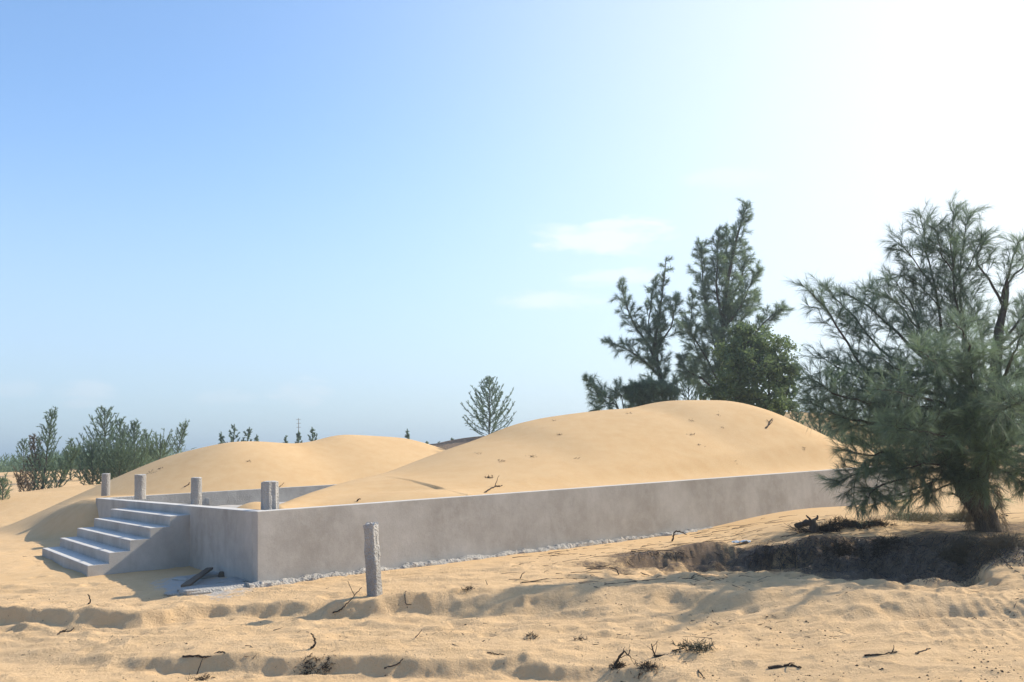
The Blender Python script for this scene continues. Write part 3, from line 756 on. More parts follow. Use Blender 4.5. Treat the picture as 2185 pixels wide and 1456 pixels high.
def leaves(buf, pos, size, tone):
    n = len(pos); a = unit(rng.normal(size=(n, 3))); b = unit(np.cross(a, rng.normal(size=(n, 3))))
    s = np.asarray(size).reshape(-1, 1)
    V = np.stack([pos - a * s, pos + b * s * .5, pos + a * s, pos - b * s * .5], 1).reshape(-1, 3)
    k = (np.arange(n) * 4)[:, None]
    F = np.concatenate([k + [0, 1, 2], k + [0, 2, 3]], 1).reshape(-1, 3)
    buf.add(V, F, np.repeat(tone, 2))
def resample(path, t):
    n = len(path); s = np.clip(np.asarray(t) * (n - 1), 0, n - 1 - 1e-6); i = s.astype(int); f = (s - i)[:, None]
    return path[i] * (1 - f) + path[i + 1] * f
def tangents(path, t):
    T = unit(np.gradient(path, axis=0)); return unit(resample(T, t))
def side_branches(path, n, t0, t1, length, ang, up, wiggle=.1, taper=.5, npt=6, flat=None, gravity=0.):
    """returns list of (path, t)"""
    out = []
    ts = t0 + (t1 - t0) * (np.arange(n) + rng.random(n)) / n
    Ps = resample(path, ts); Ts = tangents(path, ts); phi = rng.random() * 6
    for t, p, T in zip(ts, Ps, Ts):
        phi += 2.4 + rng.normal() * .35
        S = unit(np.cross(T, [.2, .3, .93])); B = np.cross(T, S)
        pr = S * math.cos(phi) + B * math.sin(phi)
        if flat is not None: pr = unit(pr * flat)
        a = ang * (1 + .2 * rng.normal())
        d = unit(T * math.cos(a) + pr * math.sin(a) + np.array([0, 0, up]))
        ln = length * (1 - taper * (t - t0) / max(t1 - t0, 1e-6)) * (.65 + .6 * rng.random())
        q = [p]; dd = d
        for k in range(npt - 1):
            dd = unit(dd + rng.normal(size=3) * wiggle + np.array([0, 0, up * .25 - gravity * k / npt])); q.append(q[-1] + dd * ln / (npt - 1))
        out.append((np.array(q), t))
    return out
def needle_twig(buf, path, n, Ln, w, spread, droop, base_tone=.35, tvar=.3, t0=.1):
    t = t0 + (1 - t0) * rng.random(n); p = resample(path, t); T = tangents(path, t)
    d = T + rng.normal(size=(n, 3)) * spread + np.array([0, 0, -.0])
    bend = np.array([0, 0, -droop]) * (0.4 + rng.random((n, 1)))
    tone = np.clip(base_tone + tvar * rng.normal(size=n) * .5, 0, .9)
    tone = np.where(rng.random(n) < .012, 1.0, tone)
    blades(buf, p, d, Ln * (.6 + .7 * rng.random(n)), np.full(n, w), bend, tone)

def casuarina(name, limbs, base, label, cat='tree', group=None, cfg=None, mat=None, trunk=None, name_w='trunk', needle_mat=None):
    """limbs: list of (pts(n,3), r0, r1, foliage density 0..1)"""
    c = dict(n1=12, l1=.6, a1=.8, up=.25, n2=5, l2=.3, nn=34, nl=.14, nw=.004, spread=.5, droop=.35, wiggle=.12, tone=.35, t0=.15, grav=0., k=6)
    c.update(cfg or {})
    root = tag(empty(name, base), label, cat, group)
    bw, bl = Buf(), Buf()
    for (pts, r0, r1, dens) in limbs:
        ln = sum(np.linalg.norm(np.diff(np.asarray(pts), axis=0), axis=1))
        path = smooth_path(pts, max(6, int(ln / .25) + 5))
        path[1:-1] += rng.normal(size=(len(path) - 2, 3)) * c['wiggle'] * .10 * min(1, ln)
        tube(bw, path, r0, r1, 8 if r0 > .03 else 5, .06 if r0 > .05 else 0)
        if dens <= 0: continue
        n1 = max(3, int(c['n1'] * ln * dens))
        tn = c['tone'] + rng.normal() * .07
        for (sb, t) in side_branches(path, n1, c['t0'], .98, min(c['l1'] * (.75 + .5 * dens), .45 * ln), c['a1'], c['up'], c['wiggle'], .78, gravity=c['grav']):
            tube(bw, sb, max(r1 * .8, .004) if c['nw'] < .006 else .007, .0025 if c['nw'] < .006 else .004, 3)
            sl_ = np.linalg.norm(sb[-1] - sb[0])
            tb = tn + rng.normal() * .08
            needle_twig(bl, sb, int(c['nn'] * 1.2), c['nl'], c['nw'], c['spread'], c['droop'], tb)
            for (tw, t2) in side_branches(sb, max(1, int(c['n2'] * sl_ / max(c['l1'], .01) + .5)), .2, .95, c['l2'], .7, c['up'] * .6, c['wiggle'], .4, 4, gravity=c['grav']):
                tube(bw, tw, .003 if c['nw'] < .006 else .006, .0015 if c['nw'] < .006 else .003, 3)
                needle_twig(bl, tw, c['nn'], c['nl'], c['nw'], c['spread'], c['droop'], tb + rng.normal() * .05)
        if c.get('along'): needle_twig(bl, path, int(c['along'] * ln * 3), c['nl'], c['nw'], c['spread'], c['droop'], tn, t0=.15)
        else: needle_twig(bl, path[int(len(path) * .6):], int(c['nn'] * 2.5), c['nl'], c['nw'], c['spread'], c['droop'], tn)
    bw.obj(name_w, MAT_BARK, root, True)
    bl.obj('crown', needle_mat or MAT_NEEDLE, root)
    return root, bl

# ------------------------------------------------------------------ the big casuarina on the right
def px3(lst): return [aty(a, b, y) for a, b, y in lst]
TY = 13.2
tb = hit(2108, 1134); TY = tb[1]
def q(*a): return px3([(x, y, TY + dy) for x, y, dy in a])
limbs = [
    # trunk
    ([tb + np.array([0.02, 0, -.3])] + q((2108, 1128, 0), (2098, 1085, .05), (2092, 1040, .05), (2104, 960, 0), (2118, 860, 0), (2128, 740, 0), (2142, 660, 0), (2148, 603, 0)), .215, .03, .4),
    (q((2100, 1100, 0), (2072, 1070, 0), (2050, 1030, -.1), (2040, 960, -.2), (2062, 880, -.2), (2085, 830, -.1)), .15, .08, .5),
    (q((2085, 850, 0), (2062, 810, 0), (2035, 792, -.1), (2005, 785, -.1)), .09, .05, .5),
    # left fan
    (q((2010, 786, -.1), (1960, 755, -.2), (1905, 700, -.3), (1850, 650, -.4), (1800, 625, -.4)), .034, .006, .9),
    (q((2000, 790, -.1), (1940, 800, -.4), (1850, 790, -.6), (1800, 722, -.8), (1762, 660, -.9), (1706, 603, -1.0)), .034, .004, .8),
    (q((1930, 775, -.2), (1870, 735, -.5), (1815, 670, -.6), (1752, 603, -.7)), .024, .004, .9),
    (q((2012, 780, 0), (1968, 712, .1), (1938, 640, .2), (1895, 588, .3)), .026, .004, 1),
    (q((2000, 775, 0), (1950, 690, .4), (1900, 640, .6), (1850, 620, .8)), .024, .004, 1),
    (q((2020, 775, 0), (2008, 700, .0), (1992, 600, .1), (1975, 520, .1), (1962, 452, .1)), .030, .004, 1),
    (q((1996, 620, 0), (1960, 570, 0), (1930, 530, -.1), (1912, 522, -.1)), .014, .003, .9),
    (q((2008, 660, 0), (1965, 610, 0), (1920, 575, -.1)), .014, .003, .9),
    (q((2062, 800, 0), (2055, 720, .0), (2040, 640, -.1), (2030, 540, -.1), (2035, 436, -.1)), .034, .004, 1.1),
    (q((2068, 800, 0), (2058, 700, .2), (2048, 600, .3), (2055, 520, .3), (2065, 448, .3)), .030, .004, 1.1),
    (q((2045, 600, -.1), (2010, 540, -.2), (1998, 482, -.2)), .014, .003, 1.1),
    (q((2050, 600, 0), (2080, 540, .1), (2098, 500, .1)), .014, .003, 1.1),
    (q((2138, 650, 0), (2112, 600, 0), (2085, 560, 0), (2100, 515, 0)), .026, .004, .8),
    (q((2138, 640, 0), (2150, 590, -.1), (2166, 545, -.1), (2178, 508, -.1)), .026, .004, .7),
    (q((2142, 620, 0), (2190, 560, .2), (2230, 540, .3)), .02, .004, .8),
    (q((2130, 740, 0), (2180, 680, 0), (2240, 610, 0)), .03, .004, .8),
    (q((2120, 830, 0), (2190, 780, -.2), (2270, 740, -.4)), .03, .005, .9),
    (q((2110, 900, 0), (2190, 880, -.4), (2290, 850, -.8)), .03, .005, 1),
    (q((2110, 960, 0), (2180, 985, -.5), (2260, 1000, -.7)), .03, .005, 1),
    (q((2108, 1000, 0), (2150, 1010, -.7), (2190, 1040, -1.0)), .022, .004, .9),
    # mid and lower mass, left side
    (q((2070, 850, 0), (1990, 840, -.5), (1900, 830, -.8), (1820, 800, -1.0), (1745, 757, -1.1)), .034, .004, 1.0),
    (q((2050, 880, 0), (1960, 870, -.8), (1860, 860, -1.2), (1780, 840, -1.4), (1725, 800, -1.5)), .034, .004, 1.1),
    (q((2050, 900, 0), (1950, 900, -.4), (1850, 900, -.6), (1770, 880, -.7), (1725, 850, -.8)), .034, .004, 1.1),
    (q((2045, 920, 0), (1950, 930, .6), (1850, 920, 1.0), (1780, 900, 1.3)), .030, .004, 1.1),
    (q((2040, 940, 0), (1950, 960, -.6), (1870, 970, -.9), (1800, 960, -1.1)), .030, .004, 1.0),
    (q((2040, 960, 0), (1960, 985, -.3), (1880, 1000, -.4), (1820, 1015, -.5), (1785, 1030, -.5)), .026, .004, .9),
    (q((2045, 985, 0), (1970, 1010, -.5), (1900, 1030, -.7), (1860, 1052, -.8), (1845, 1075, -.8)), .022, .004, .8),
    (q((2045, 1000, 0), (1990, 1030, .3), (1930, 1050, .5), (1880, 1062, .6)), .022, .004, .6),
    (q((2050, 1020, 0), (2000, 1045, -.3), (1960, 1055, -.4), (1925, 1060, -.4)), .018, .004, .5),
    (q((2040, 860, 0), (1980, 800, -.7), (1920, 790, -1.0), (1870, 760, -1.2)), .026, .004, .9),
    (q((2060, 870, 0), (2040, 800, -.9), (2000, 760, -1.3), (1960, 740, -1.5)), .026, .004, .8),
    (q((2090, 900, 0), (2080, 850, -1.0), (2070, 800, -1.4), (2075, 770, -1.5)), .026, .004, 1.0),
    (q((2095, 960, 0), (2080, 930, -1.0), (2085, 900, -1.5), (2100, 880, -1.7)), .024, .004, 1.1),
    (q((2100, 1000, 0), (2110, 975, -1.0), (2130, 960, -1.5), (2150, 930, -1.8)), .024, .004, 1.1),
    (q((2110, 860, 0), (2150, 830, -.8), (2175, 800, -1.2)), .024, .004, 1.0),
    (q((2110, 820, 0), (2100, 770, .6), (2090, 700, .9), (2080, 650, 1.0)), .024, .004, .9),
    (q((2110, 820, 0), (2060, 780, .9), (2000, 740, 1.4), (1950, 720, 1.7)), .024, .004, .9),
    (q((2090, 960, 0), (2030, 930, 1.0), (1950, 900, 1.7), (1880, 880, 2.0)), .03, .004, 1.1),
    (q((2110, 900, 0), (2150, 880, 1.0), (2200, 840, 1.6)), .03, .004, 1.0),
    (q((2075, 1010, 0), (2010, 990, -.9), (1950, 995, -1.3), (1900, 1010, -1.4)), .022, .004, .8),
    (q((2070, 860, 0), (2030, 810, -1.0), (1990, 770, -1.9), (1960, 750, -2.5)), .03, .005, .5),
    (q((2085, 840, 0), (2080, 780, -1.1), (2060, 720, -2.0), (2040, 690, -2.5)), .03, .005, .5),
    (q((2080, 900, 0), (2010, 860, -1.2), (1930, 840, -2.1), (1870, 830, -2.7)), .03, .005, .5),
    (q((2120, 840, 0), (2150, 790, -1.1), (2170, 740, -2.0), (2185, 710, -2.5)), .03, .005, .5),
    (q((2100, 900, 0), (2120, 880, -1.4), (2150, 870, -2.3), (2190, 850, -2.9)), .03, .005, 1.0),
    (q((2080, 940, 0), (2020, 930, -1.2), (1960, 920, -2.0), (1900, 910, -2.4)), .026, .005, 1.0),
    (q((2110, 940, 0), (2180, 930, -.9), (2290, 900, -1.4), (2400, 880, -1.8)), .03, .005, 1.2),
    (q((2110, 980, 0), (2200, 960, -.6), (2320, 960, -.9), (2430, 940, -1.0)), .03, .005, 1.2),
    (q((2120, 860, 0), (2210, 820, -.8), (2330, 800, -1.2), (2440, 800, -1.5)), .03, .005, 1.2),
    (q((2120, 900, 0), (2240, 880, .2), (2360, 850, .3), (2480, 830, .4)), .03, .005, 1.2),
    (q((2125, 780, 0), (2230, 730, -.2), (2350, 700, -.4)), .03, .005, 1.2),
    (q((2110, 980, 0), (2180, 1000, -1.1), (2280, 1010, -1.7)), .026, .005, 1.2),
    (q((2125, 760, 0), (2210, 690, .6), (2300, 640, 1.0)), .026, .005, 1.1),
    (q((2100, 1040, 0), (2085, 1010, -.6), (2060, 1000, -.9), (2030, 1012, -1.1)), .022, .004, 1.2),
    (q((2100, 1000, 0), (2090, 990, -.7), (2085, 1010, -1.0), (2095, 1040, -1.1)), .022, .004, 1.1),
    (q((2060, 980, 0), (2030, 990, -.6), (2000, 1020, -.8), (1985, 1045, -.8)), .022, .004, 1.0),
    (q((1850, 980, -.6), (1825, 1015, -.6), (1822, 1060, -.6), (1830, 1095, -.6)), .010, .003, .6),
    (q((1880, 990, -.5), (1870, 1040, -.6), (1868, 1080, -.6)), .010, .003, .6),
]
big, bl_big = casuarina('casuarina_tree', limbs, tb, 'large feathery casuarina with a dark leaning trunk beside the sand pit', cfg=dict(n1=11, l1=.50, n2=5, l2=.26, nn=40, nl=.18, nw=.0034, spread=.34, droop=.45, tone=.46, up=.15))
# fresh green tufts of new growth on the near side
bt = Buf()
for (x, y, dy, s) in ((2080, 895, -1.7, .25), (2110, 965, -1.7, .28), (2060, 925, -1.6, .2), (1990, 800, -1.2, .2), (1905, 985, -1.0, .16)):
    c = aty(x, y, TY + dy)
    for k in range(30):
        d = unit(rng.normal(size=3) + np.array([0, -.3, .3])); pth = np.array([c, c + d * s * .5, c + d * s])
        needle_twig(bt, pth, 40, .13, .004, .35, .3, .72, .2)
bt.obj('fresh_growth', MAT_NEEDLE, big)
# ragged foot of the trunk with drooping dry fibres
bt = Buf()
c = tb
for k in range(260):
    a = rng.random() * 6.28; z = .1 + rng.random() * .75
    p = c + np.array([math.cos(a) * .19 - z * .08, math.sin(a) * .19, z])
    needle_twig(bt, np.array([p, p + np.array([math.cos(a) * .06, math.sin(a) * .06, -.05]), p + np.array([math.cos(a) * .10, math.sin(a) * .10, -.22])]), 7, .14, .004, .5, .8, .5)
bt.obj('dry_fibres', MAT_DRY, big)

# ------------------------------------------------------------------ tall casuarinas behind the dune
def Q(Y, *a): return px3([(x, y, Y + (dy if True else 0)) for x, y, dy in a])
Y2 = 34.0
farcfg = dict(n1=7.0, l1=.74, n2=4, l2=.36, nn=64, nl=.22, nw=.009, spread=.62, droop=.25, tone=.36, up=.10, a1=.75, wiggle=.10, t0=.08)
def gpt(px, Y):
    p = aty(px, 900, Y); return np.array([p[0], p[1], gz(p[0], p[1])])
bA = gpt(1432, Y2)
limbsA = [
    ([bA - [0, 0, .2]] + Q(Y2, (1418, 850, 0), (1406, 790, 0), (1398, 745, 0), (1402, 700, 0), (1412, 640, 0), (1422, 549, 0)), .13, .012, .85),
    (Q(Y2, (1402, 780, 0), (1385, 740, 0), (1352, 690, .2), (1335, 645, .2), (1325, 601, .2)), .06, .008, .95),
    (Q(Y2, (1405, 800, 0), (1375, 770, -.2), (1335, 745, -.3), (1298, 728, -.3)), .05, .008, .9),
    (Q(Y2, (1400, 750, 0), (1385, 700, .3), (1390, 640, .5), (1400, 600, .6)), .04, .008, .7),
    (Q(Y2, (1400, 745, 0), (1430, 700, -.3), (1440, 660, -.4), (1445, 640, -.4)), .04, .008, .9),
    (Q(Y2, (1415, 840, 0), (1395, 835, -.5), (1375, 850, -.6)), .04, .008, .9), (Q(Y2, (1415, 840, 0), (1435, 820, .5), (1445, 835, .6)), .04, .008, .7)]
casuarina('casuarina_tree', limbsA, bA, 'tall thin casuarina with a bent trunk, left of the pair rising behind the big dune', group='tall casuarinas behind the dune', cfg=farcfg, needle_mat=MAT_NEEDLE_FAR)
bB = gpt(1545, Y2 + 1)
Yb = Y2 + 1
limbsB = [
    ([bB - [0, 0, .2]] + Q(Yb, (1540, 850, 0), (1541, 780, 0), (1543, 700, 0), (1550, 620, 0), (1565, 540, 0), (1580, 480, 0), (1595, 434, 0)), .17, .012, 1.0),
    (Q(Yb, (1543, 760, 0), (1515, 690, .3), (1502, 620, .4), (1498, 560, .4), (1498, 520, .4)), .06, .008, 1.0),
    (Q(Yb, (1543, 700, 0), (1530, 620, -.3), (1530, 560, -.4), (1533, 489, -.4)), .06, .008, 1.0),
    (Q(Yb, (1552, 610, 0), (1550, 550, .3), (1550, 490, .4)), .04, .008, .9),
    (Q(Yb, (1545, 700, 0), (1580, 655, -.3), (1600, 610, -.4), (1622, 572, -.5)), .05, .008, 1.0),
    (Q(Yb, (1545, 720, 0), (1585, 680, .3), (1618, 634, .4)), .05, .008, 1.0),
    (Q(Yb, (1545, 790, 0), (1600, 725, -.4), (1640, 680, -.5), (1678, 655, -.6)), .06, .008, .95),
    (Q(Yb, (1540, 830, 0), (1510, 770, -.4), (1480, 720, -.6), (1462, 690, -.6)), .05, .008, .95),
    (Q(Yb, (1540, 840, 0), (1500, 780, .4), (1475, 700, .7), (1480, 620, .7)), .05, .008, .95),
    (Q(Yb, (1540, 845, 0), (1500, 810, -.6), (1465, 790, -.9), (1452, 760, -.9)), .05, .008, 1.0),
    (Q(Yb, (1540, 850, 0), (1510, 830, .8), (1480, 815, 1.2), (1470, 800, 1.2)), .05, .008, 1.0),
    (Q(Yb, (1541, 800, 0), (1560, 740, -.8), (1580, 700, -1.0)), .05, .008, 1.0),
    (Q(Yb, (1541, 780, 0), (1520, 720, -.9), (1515, 660, -1.0)), .05, .008, 1.0),
    (Q(Yb, (1541, 720, 0), (1560, 650, .7), (1585, 580, .8), (1590, 520, .8)), .05, .008, 1.0)]
casuarina('casuarina_tree', limbsB, bB, 'tallest casuarina with several leaning tops, right of the pair rising behind the big dune', group='tall casuarinas behind the dune', cfg=farcfg, needle_mat=MAT_NEEDLE_FAR)

def leafy(name, blobs, base, label, nleaf, size, mat, cat='tree', group=None, trunk_r=.09, tone=.35):
    """bush or round tree: branches from the base to clumps of leaves. blobs: (centre, radius)"""
    root = tag(empty(name, base), label, cat, group); bw, bl = Buf(), Buf()
    for (c, r) in blobs:
        c = np.asarray(c)
        mid = base * .45 + c * .55 + np.array([0, 0, -.2]) + rng.normal(size=3) * .1
        tube(bw, smooth_path([base - [0, 0, .1], mid, c], 8), trunk_r, trunk_r * .25, 5)
        nsub = max(8, int(nleaf * r * r / 40)); tn = tone + rng.normal() * .08
        dirs = unit(rng.normal(size=(nsub, 3))); rad = r * rng.random(nsub) ** .4 * (.7 + .4 * rng.random(nsub)); cc = c + dirs * rad[:, None] * [1, 1, .85]
        per = 40
        for p_ in cc:
            if rng.random() < .25: tube(bw, smooth_path([c, (c + p_) / 2 + rng.normal(size=3) * .05, p_], 4), trunk_r * .2, .004, 3)
            leaves(bl, p_ + rng.normal(size=(per, 3)) * r * .11, size * (.6 + .8 * rng.random(per)), np.clip(tn + rng.normal() * .1 + rng.normal(size=per) * .12, 0, .88))
    bw.obj('stem', MAT_BARK, root, True); bl.obj('crown', mat, root)
    return root
Y3 = 31.0
b3 = gpt(1625, Y3)
bl_ = [(aty(x, y, Y3 + dy), r) for x, y, dy, r in ((1600, 730, 0, .75), (1640, 745, .3, .85), (1660, 790, -.3, .8), (1610, 790, -.6, .9), (1570, 800, -.2, .85), (1680, 820, 0, .55), (1570, 850, -.4, .8), (1630, 850, -.7, .85), (1670, 860, -.2, .6), (1560, 760, .4, .7), (1690, 790, .2, .35), (1530, 850, 0, .6), (1585, 712, .1, .45), (1640, 880, -.3, .6))]
leafy('broadleaf_tree', bl_, b3, 'dense round dark green broadleaf tree right beneath the tallest casuarina', 3300, .060, MAT_LEAF, tone=.5)

def simple_casuarina(px, base_y, top_x, top_y, Y, spread_px, label, group=None, dens=1.0, upsweep=.55, nbr=26, cfg=None, name='young_casuarina', mat=None, cat='tree', z=None, nleader=0, low=.04, shape=1.0):
    """young tree from pixel measures: stem and spirally set branches"""
    b = aty(px, base_y, Y)
    g0 = gz(b[0], b[1])
    b = np.array([b[0], b[1], min(g0, b[2]) if z is None else b[2]])
    top = aty(top_x, top_y, Y); h = top[2] - b[2]; s = Y / FPX
    path = smooth_path([b - [0, 0, .15], b * .55 + top * .45 + np.array([rng.normal() * .05 * h * .3, 0, 0]), top], 10)
    limbs = [(path, max(.02, h * .014), .006, .0), (path[5:], .006, .004, .6)]
    phi = rng.random() * 6; nbr = int(nbr * 1.5)
    for k in range(nbr):
        f = low + (1 - low) * (k + rng.random() * .6) / nbr * .96; p = resample(path, [f])[0]
        phi += 2.4; r = (spread_px * s * (1 - f) ** (.85 * shape) * (.65 + .5 * rng.random()) + .03 * h * (1 - f)) * min(1, .55 + 4 * f)
        rise = r * (upsweep + .25 + .6 * f) * (.8 + .4 * rng.random())
        d = np.array([math.cos(phi), math.sin(phi), 0])
        e = p + d * r + np.array([0, 0, rise]); mid = p + d * r * .55 + np.array([0, 0, rise * .38])
        limbs.append(([p, mid, e], max(.006, h * .004), .003, .9 * dens))
    sc = Y / 34.0
    c = dict(n1=4.5, l1=.075 * h ** .5 + .10, n2=1, l2=.12, nn=30, nl=.03 * h ** .5 + .045, nw=.0045 * sc + .001, spread=.22, droop=.08, tone=.36, up=.12, a1=.55, wiggle=.06, t0=.1, along=125)
    c.update(cfg or {})
    return casuarina(name, limbs, b, label, cat, group, cfg=c, needle_mat=mat or MAT_NEEDLE_FAR)
simple_casuarina(1043, 936, 1043, 806, 41, 70, 'single young feathery conical casuarina alone on the crest between two dunes', nbr=44, upsweep=.45, dens=1.3, z=1, shape=1.0, cfg=dict(tone=.30))
# left group
simple_casuarina(86, 1066, 112, 876, 36, 26, 'tall wind-swept greyish casuarina leaning right at the far left', dens=1.0, upsweep=1.0, nbr=40, cfg=dict(tone=.34, droop=.2), shape=.5)
simple_casuarina(70, 1060, 72, 935, 37, 20, 'thin half dead brownish casuarina just left of the wind-swept one', dens=.6, upsweep=1.2, nbr=24, mat=MAT_DRY, shape=.4, cfg=dict(tone=.2))
simple_casuarina(110, 1056, 165, 962, 35, 34, 'low bushy casuarina with bright green tips right of the wind-swept one', dens=1.1, upsweep=.9, nbr=30, cfg=dict(tone=.52), shape=.5)
simple_casuarina(60, 1070, 40, 1020, 34, 22, 'low brown twiggy shrub at the foot of the wind-swept casuarina', dens=.7, upsweep=1.2, nbr=18, mat=MAT_DRY, cat='shrub', name='dry_shrub', shape=.4)
simple_casuarina(50, 1010, 52, 938, 48, 26, 'small dark casuarina behind the wind-swept one, farther off', dens=1.1, nbr=22, shape=.8)
simple_casuarina(152, 1005, 152, 938, 46, 22, 'small pointed dark green casuarina between the wind-swept one and the big clump', dens=1.2, nbr=24, shape=.7)
simple_casuarina(172, 1005, 170, 948, 46, 14, 'slim dark sapling close right of the small pointed casuarina', dens=1.1, nbr=18, shape=.7)
G = 'casuarinas of the clump behind the stairs'
simple_casuarina(222, 1034, 224, 873, 38, 60, 'tallest pointed casuarina of the clump behind the stairs', G, 1.15, .7, 46, dict(tone=.38), shape=.75)
simple_casuarina(258, 1034, 256, 895, 39, 44, 'thin-topped casuarina in the middle of the clump behind the stairs', G, 1.05, .8, 36, dict(tone=.40), shape=.8)
simple_casuarina(285, 1036, 287, 900, 37.5, 46, 'right-hand pointed casuarina of the clump behind the stairs', G, 1.1, .8, 40, dict(tone=.42), shape=.85)
simple_casuarina(310, 1030, 312, 925, 39, 26, 'sparse wispy casuarina at the right end of the clump', G, .45, 1.0, 22, dict(tone=.4), shape=.5)
simple_casuarina(200, 1034, 195, 950, 37, 40, 'broad low casuarina at the left end of the clump', G, 1.2, .7, 34, dict(tone=.36), shape=.5)
simple_casuarina(250, 1040, 252, 965, 36, 60, 'low dense casuarina at the foot of the clump', G, 1.2, .6, 40, dict(tone=.34), shape=.4)
simple_casuarina(375, 968, 397, 908, 34, 12, 'small lone casuarina leaning right over the left dune shoulder', None, .9, 1.2, 16, dict(tone=.42), shape=.3, z=1)
simple_casuarina(340, 985, 345, 950, 36, 34, 'low bushy growth on the left shoulder of the rear dune', None, 1.0, .8, 24, dict(tone=.42), shape=.3, z=1, cat='shrub', name='green_shrub')
simple_casuarina(6, 1075, 4, 1025, 30, 16, 'small green shrub cut by the left edge of the photo', None, .9, 1.0, 16, dict(tone=.5), shape=.4, cat='shrub', name='green_shrub')
G = 'small far trees showing over the rear dune'
for (bx, tx, ty, sp, lab) in ((470, 472, 924, 10, 'leftmost tiny tree top over the rear dune'), (494, 500, 908, 30, 'bushier far tree top over the left hump of the rear dune'), (520, 532, 914, 28, 'leaning far tree top beside the bushier one over the rear dune'), (542, 548, 930, 9, 'low dark sprig right of the leaning far tree top'),
                              (637, 637, 922, 18, 'low far tree at the foot of the thin mast'), (666, 666, 914, 20, 'pointed far tree right of the thin mast'), (610, 610, 932, 10, 'low far sprig left of the thin mast'), (870, 869, 918, 9, 'slim far tree over the right slope of the rear dune'),
                              (912, 910, 945, 10, 'low far bush at the left of the notch between the dunes'), (938, 936, 947, 14, 'low far bush in the notch between the dunes'), (962, 964, 938, 12, 'taller far bush at the right of the notch between the dunes')):
    simple_casuarina(bx, 985, tx, ty, 70, sp, lab, G, 1.0, .8, 14, dict(tone=.25, nl=.16, nw=.02), shape=.9)
# thin mast far behind the rear dune
pm = aty(638, 990, 90.0); pt_ = aty(638, 893, 90.0)
mast = tag(empty('mast', (pm[0], pm[1], 0)), 'thin grey mast with a small antenna far behind the rear dune', 'mast')
bm_ = Buf(); tube(bm_, np.array([[pm[0], pm[1], 0], [pm[0], pm[1], pt_[2] * .5], [pm[0], pm[1], pt_[2]]]), .06, .03, 6); bm_.obj('pole', MAT_ROUGH, mast)
bm_ = Buf(); zt = pt_[2]
for zz in (.1, .5, .9): bm_ = Buf(); tube(bm_, np.array([[pm[0] - .22, pm[1], zt - zz], [pm[0], pm[1], zt - zz + .01], [pm[0] + .22, pm[1], zt - zz]]), .025, .025, 4); bm_.obj('antenna', MAT_ROUGH, mast)

# bushes beside and behind the big tree and the tall pair
G = 'bushes behind the dunes on the right'
bL = gpt(1345, 33)
casuarina('casuarina_bush', [([bL] + Q(33, (1320, 872, 0), (1290, 845, 0), (1265, 822, 0), (1247, 806, 0)), .03, .008, .45), ([bL] + Q(33, (1330, 865, 0), (1322, 840, .3), (1330, 828, .3)), .03, .008, .4), ([bL] + Q(33, (1320, 875, 0), (1290, 868, -.4), (1265, 878, -.4)), .03, .008, .4), ([bL] + Q(33, (1345, 860, .3), (1352, 842, .3), (1348, 838, .3)), .03, .008, .5), ([bL] + Q(33, (1300, 868, 0), (1275, 850, .3), (1284, 842, .3)), .02, .008, .4), ([bL] + Q(33, (1365, 870, 0), (1362, 850, 0)), .03, .008, 1.1)],
          bL, 'sprawling light casuarina bush leaning left over the dune crest beside the tall pair', 'tree', G, cfg=farcfg, needle_mat=MAT_NEEDLE_FAR)
bL = gpt(1400, 33)
casuarina('casuarina_bush', [([bL] + Q(33, (x - 3, 860, 0), (x, y, d)), .03, .008, .8) for x, y, d in ((1372, 832, 0), (1385, 820, .3), (1398, 826, -.3), (1415, 835, 0), (1430, 840, .3), (1365, 845, .2))],
          bL, 'dense dark upright bush beneath the bent casuarina', 'tree', G, cfg=farcfg, needle_mat=MAT_NEEDLE_FAR)
simple_casuarina(1470, 870, 1468, 818, 33, 46, 'low olive bush between the two tall casuarinas', G, 1.2, .5, 34, dict(tone=.42), shape=.3)
for (x, y, Y, sp, top, lab, tn) in ((1745, 960, 30, 34, 850, 'dark bush on the slope right of the big dune', .3), (1790, 965, 29, 46, 790, 'tall dark bush behind the left edge of the big casuarina', .3), (1850, 970, 28, 60, 780, 'broad bush hidden behind the crown of the big casuarina', .28),
                                    (1920, 968, 33, 60, 800, 'wide dark bush deep behind the big casuarina crown', .26), (2010, 965, 40, 60, 840, 'far bush seen through the big casuarina', .3), (2120, 958, 45, 60, 850, 'far bush near the right edge of the photo', .3),
                                    (1700, 935, 31, 26, 872, 'small shrub standing against the pale heap right of the dune', .35)):
    simple_casuarina(x, y, x, top, Y, sp, lab, G, 1.15, .6, 40, dict(tone=tn), shape=.4)

# ------------------------------------------------------------------ far scrub as one mass
def scrub():
    b = Buf()
    for (x0, x1, Ya, Yb_, n, hmax) in ((-500, 420, 62, 120, 1100, 1.1), (420, 1000, 80, 150, 400, .6), (1000, 1700, 90, 160, 400, 2.0), (1650, 2700, 50, 120, 900, 2.6), (-200, 340, 52, 66, 260, 1.0)):
        for k in range(n):
            Y = Ya + (Yb_ - Ya) * rng.random(); x = (x0 + (x1 - x0) * rng.random() - W / 2) / FPX * Y
            g0 = gz(x, Y); r = .7 + 1.3 * rng.random(); h = hmax * (.35 + .65 * rng.random())
            m = 70; p = np.array([x, Y, g0]) + np.stack([rng.normal(size=m) * r * .5, rng.normal(size=m) * r * .5, rng.random(m) ** 1.4 * h], 1)
            d = unit(np.stack([rng.normal(size=m) * .6, rng.normal(size=m) * .6, .4 + rng.random(m)], 1))
            blades(b, p, d, .28 + .3 * rng.random(m), np.full(m, .05), np.array([0, 0, -.1]), np.clip(.3 + rng.normal() * .1 + rng.normal(size=m) * .1, 0, .85))
    return b.obj('scrub', MAT_NEEDLE_FAR, None)
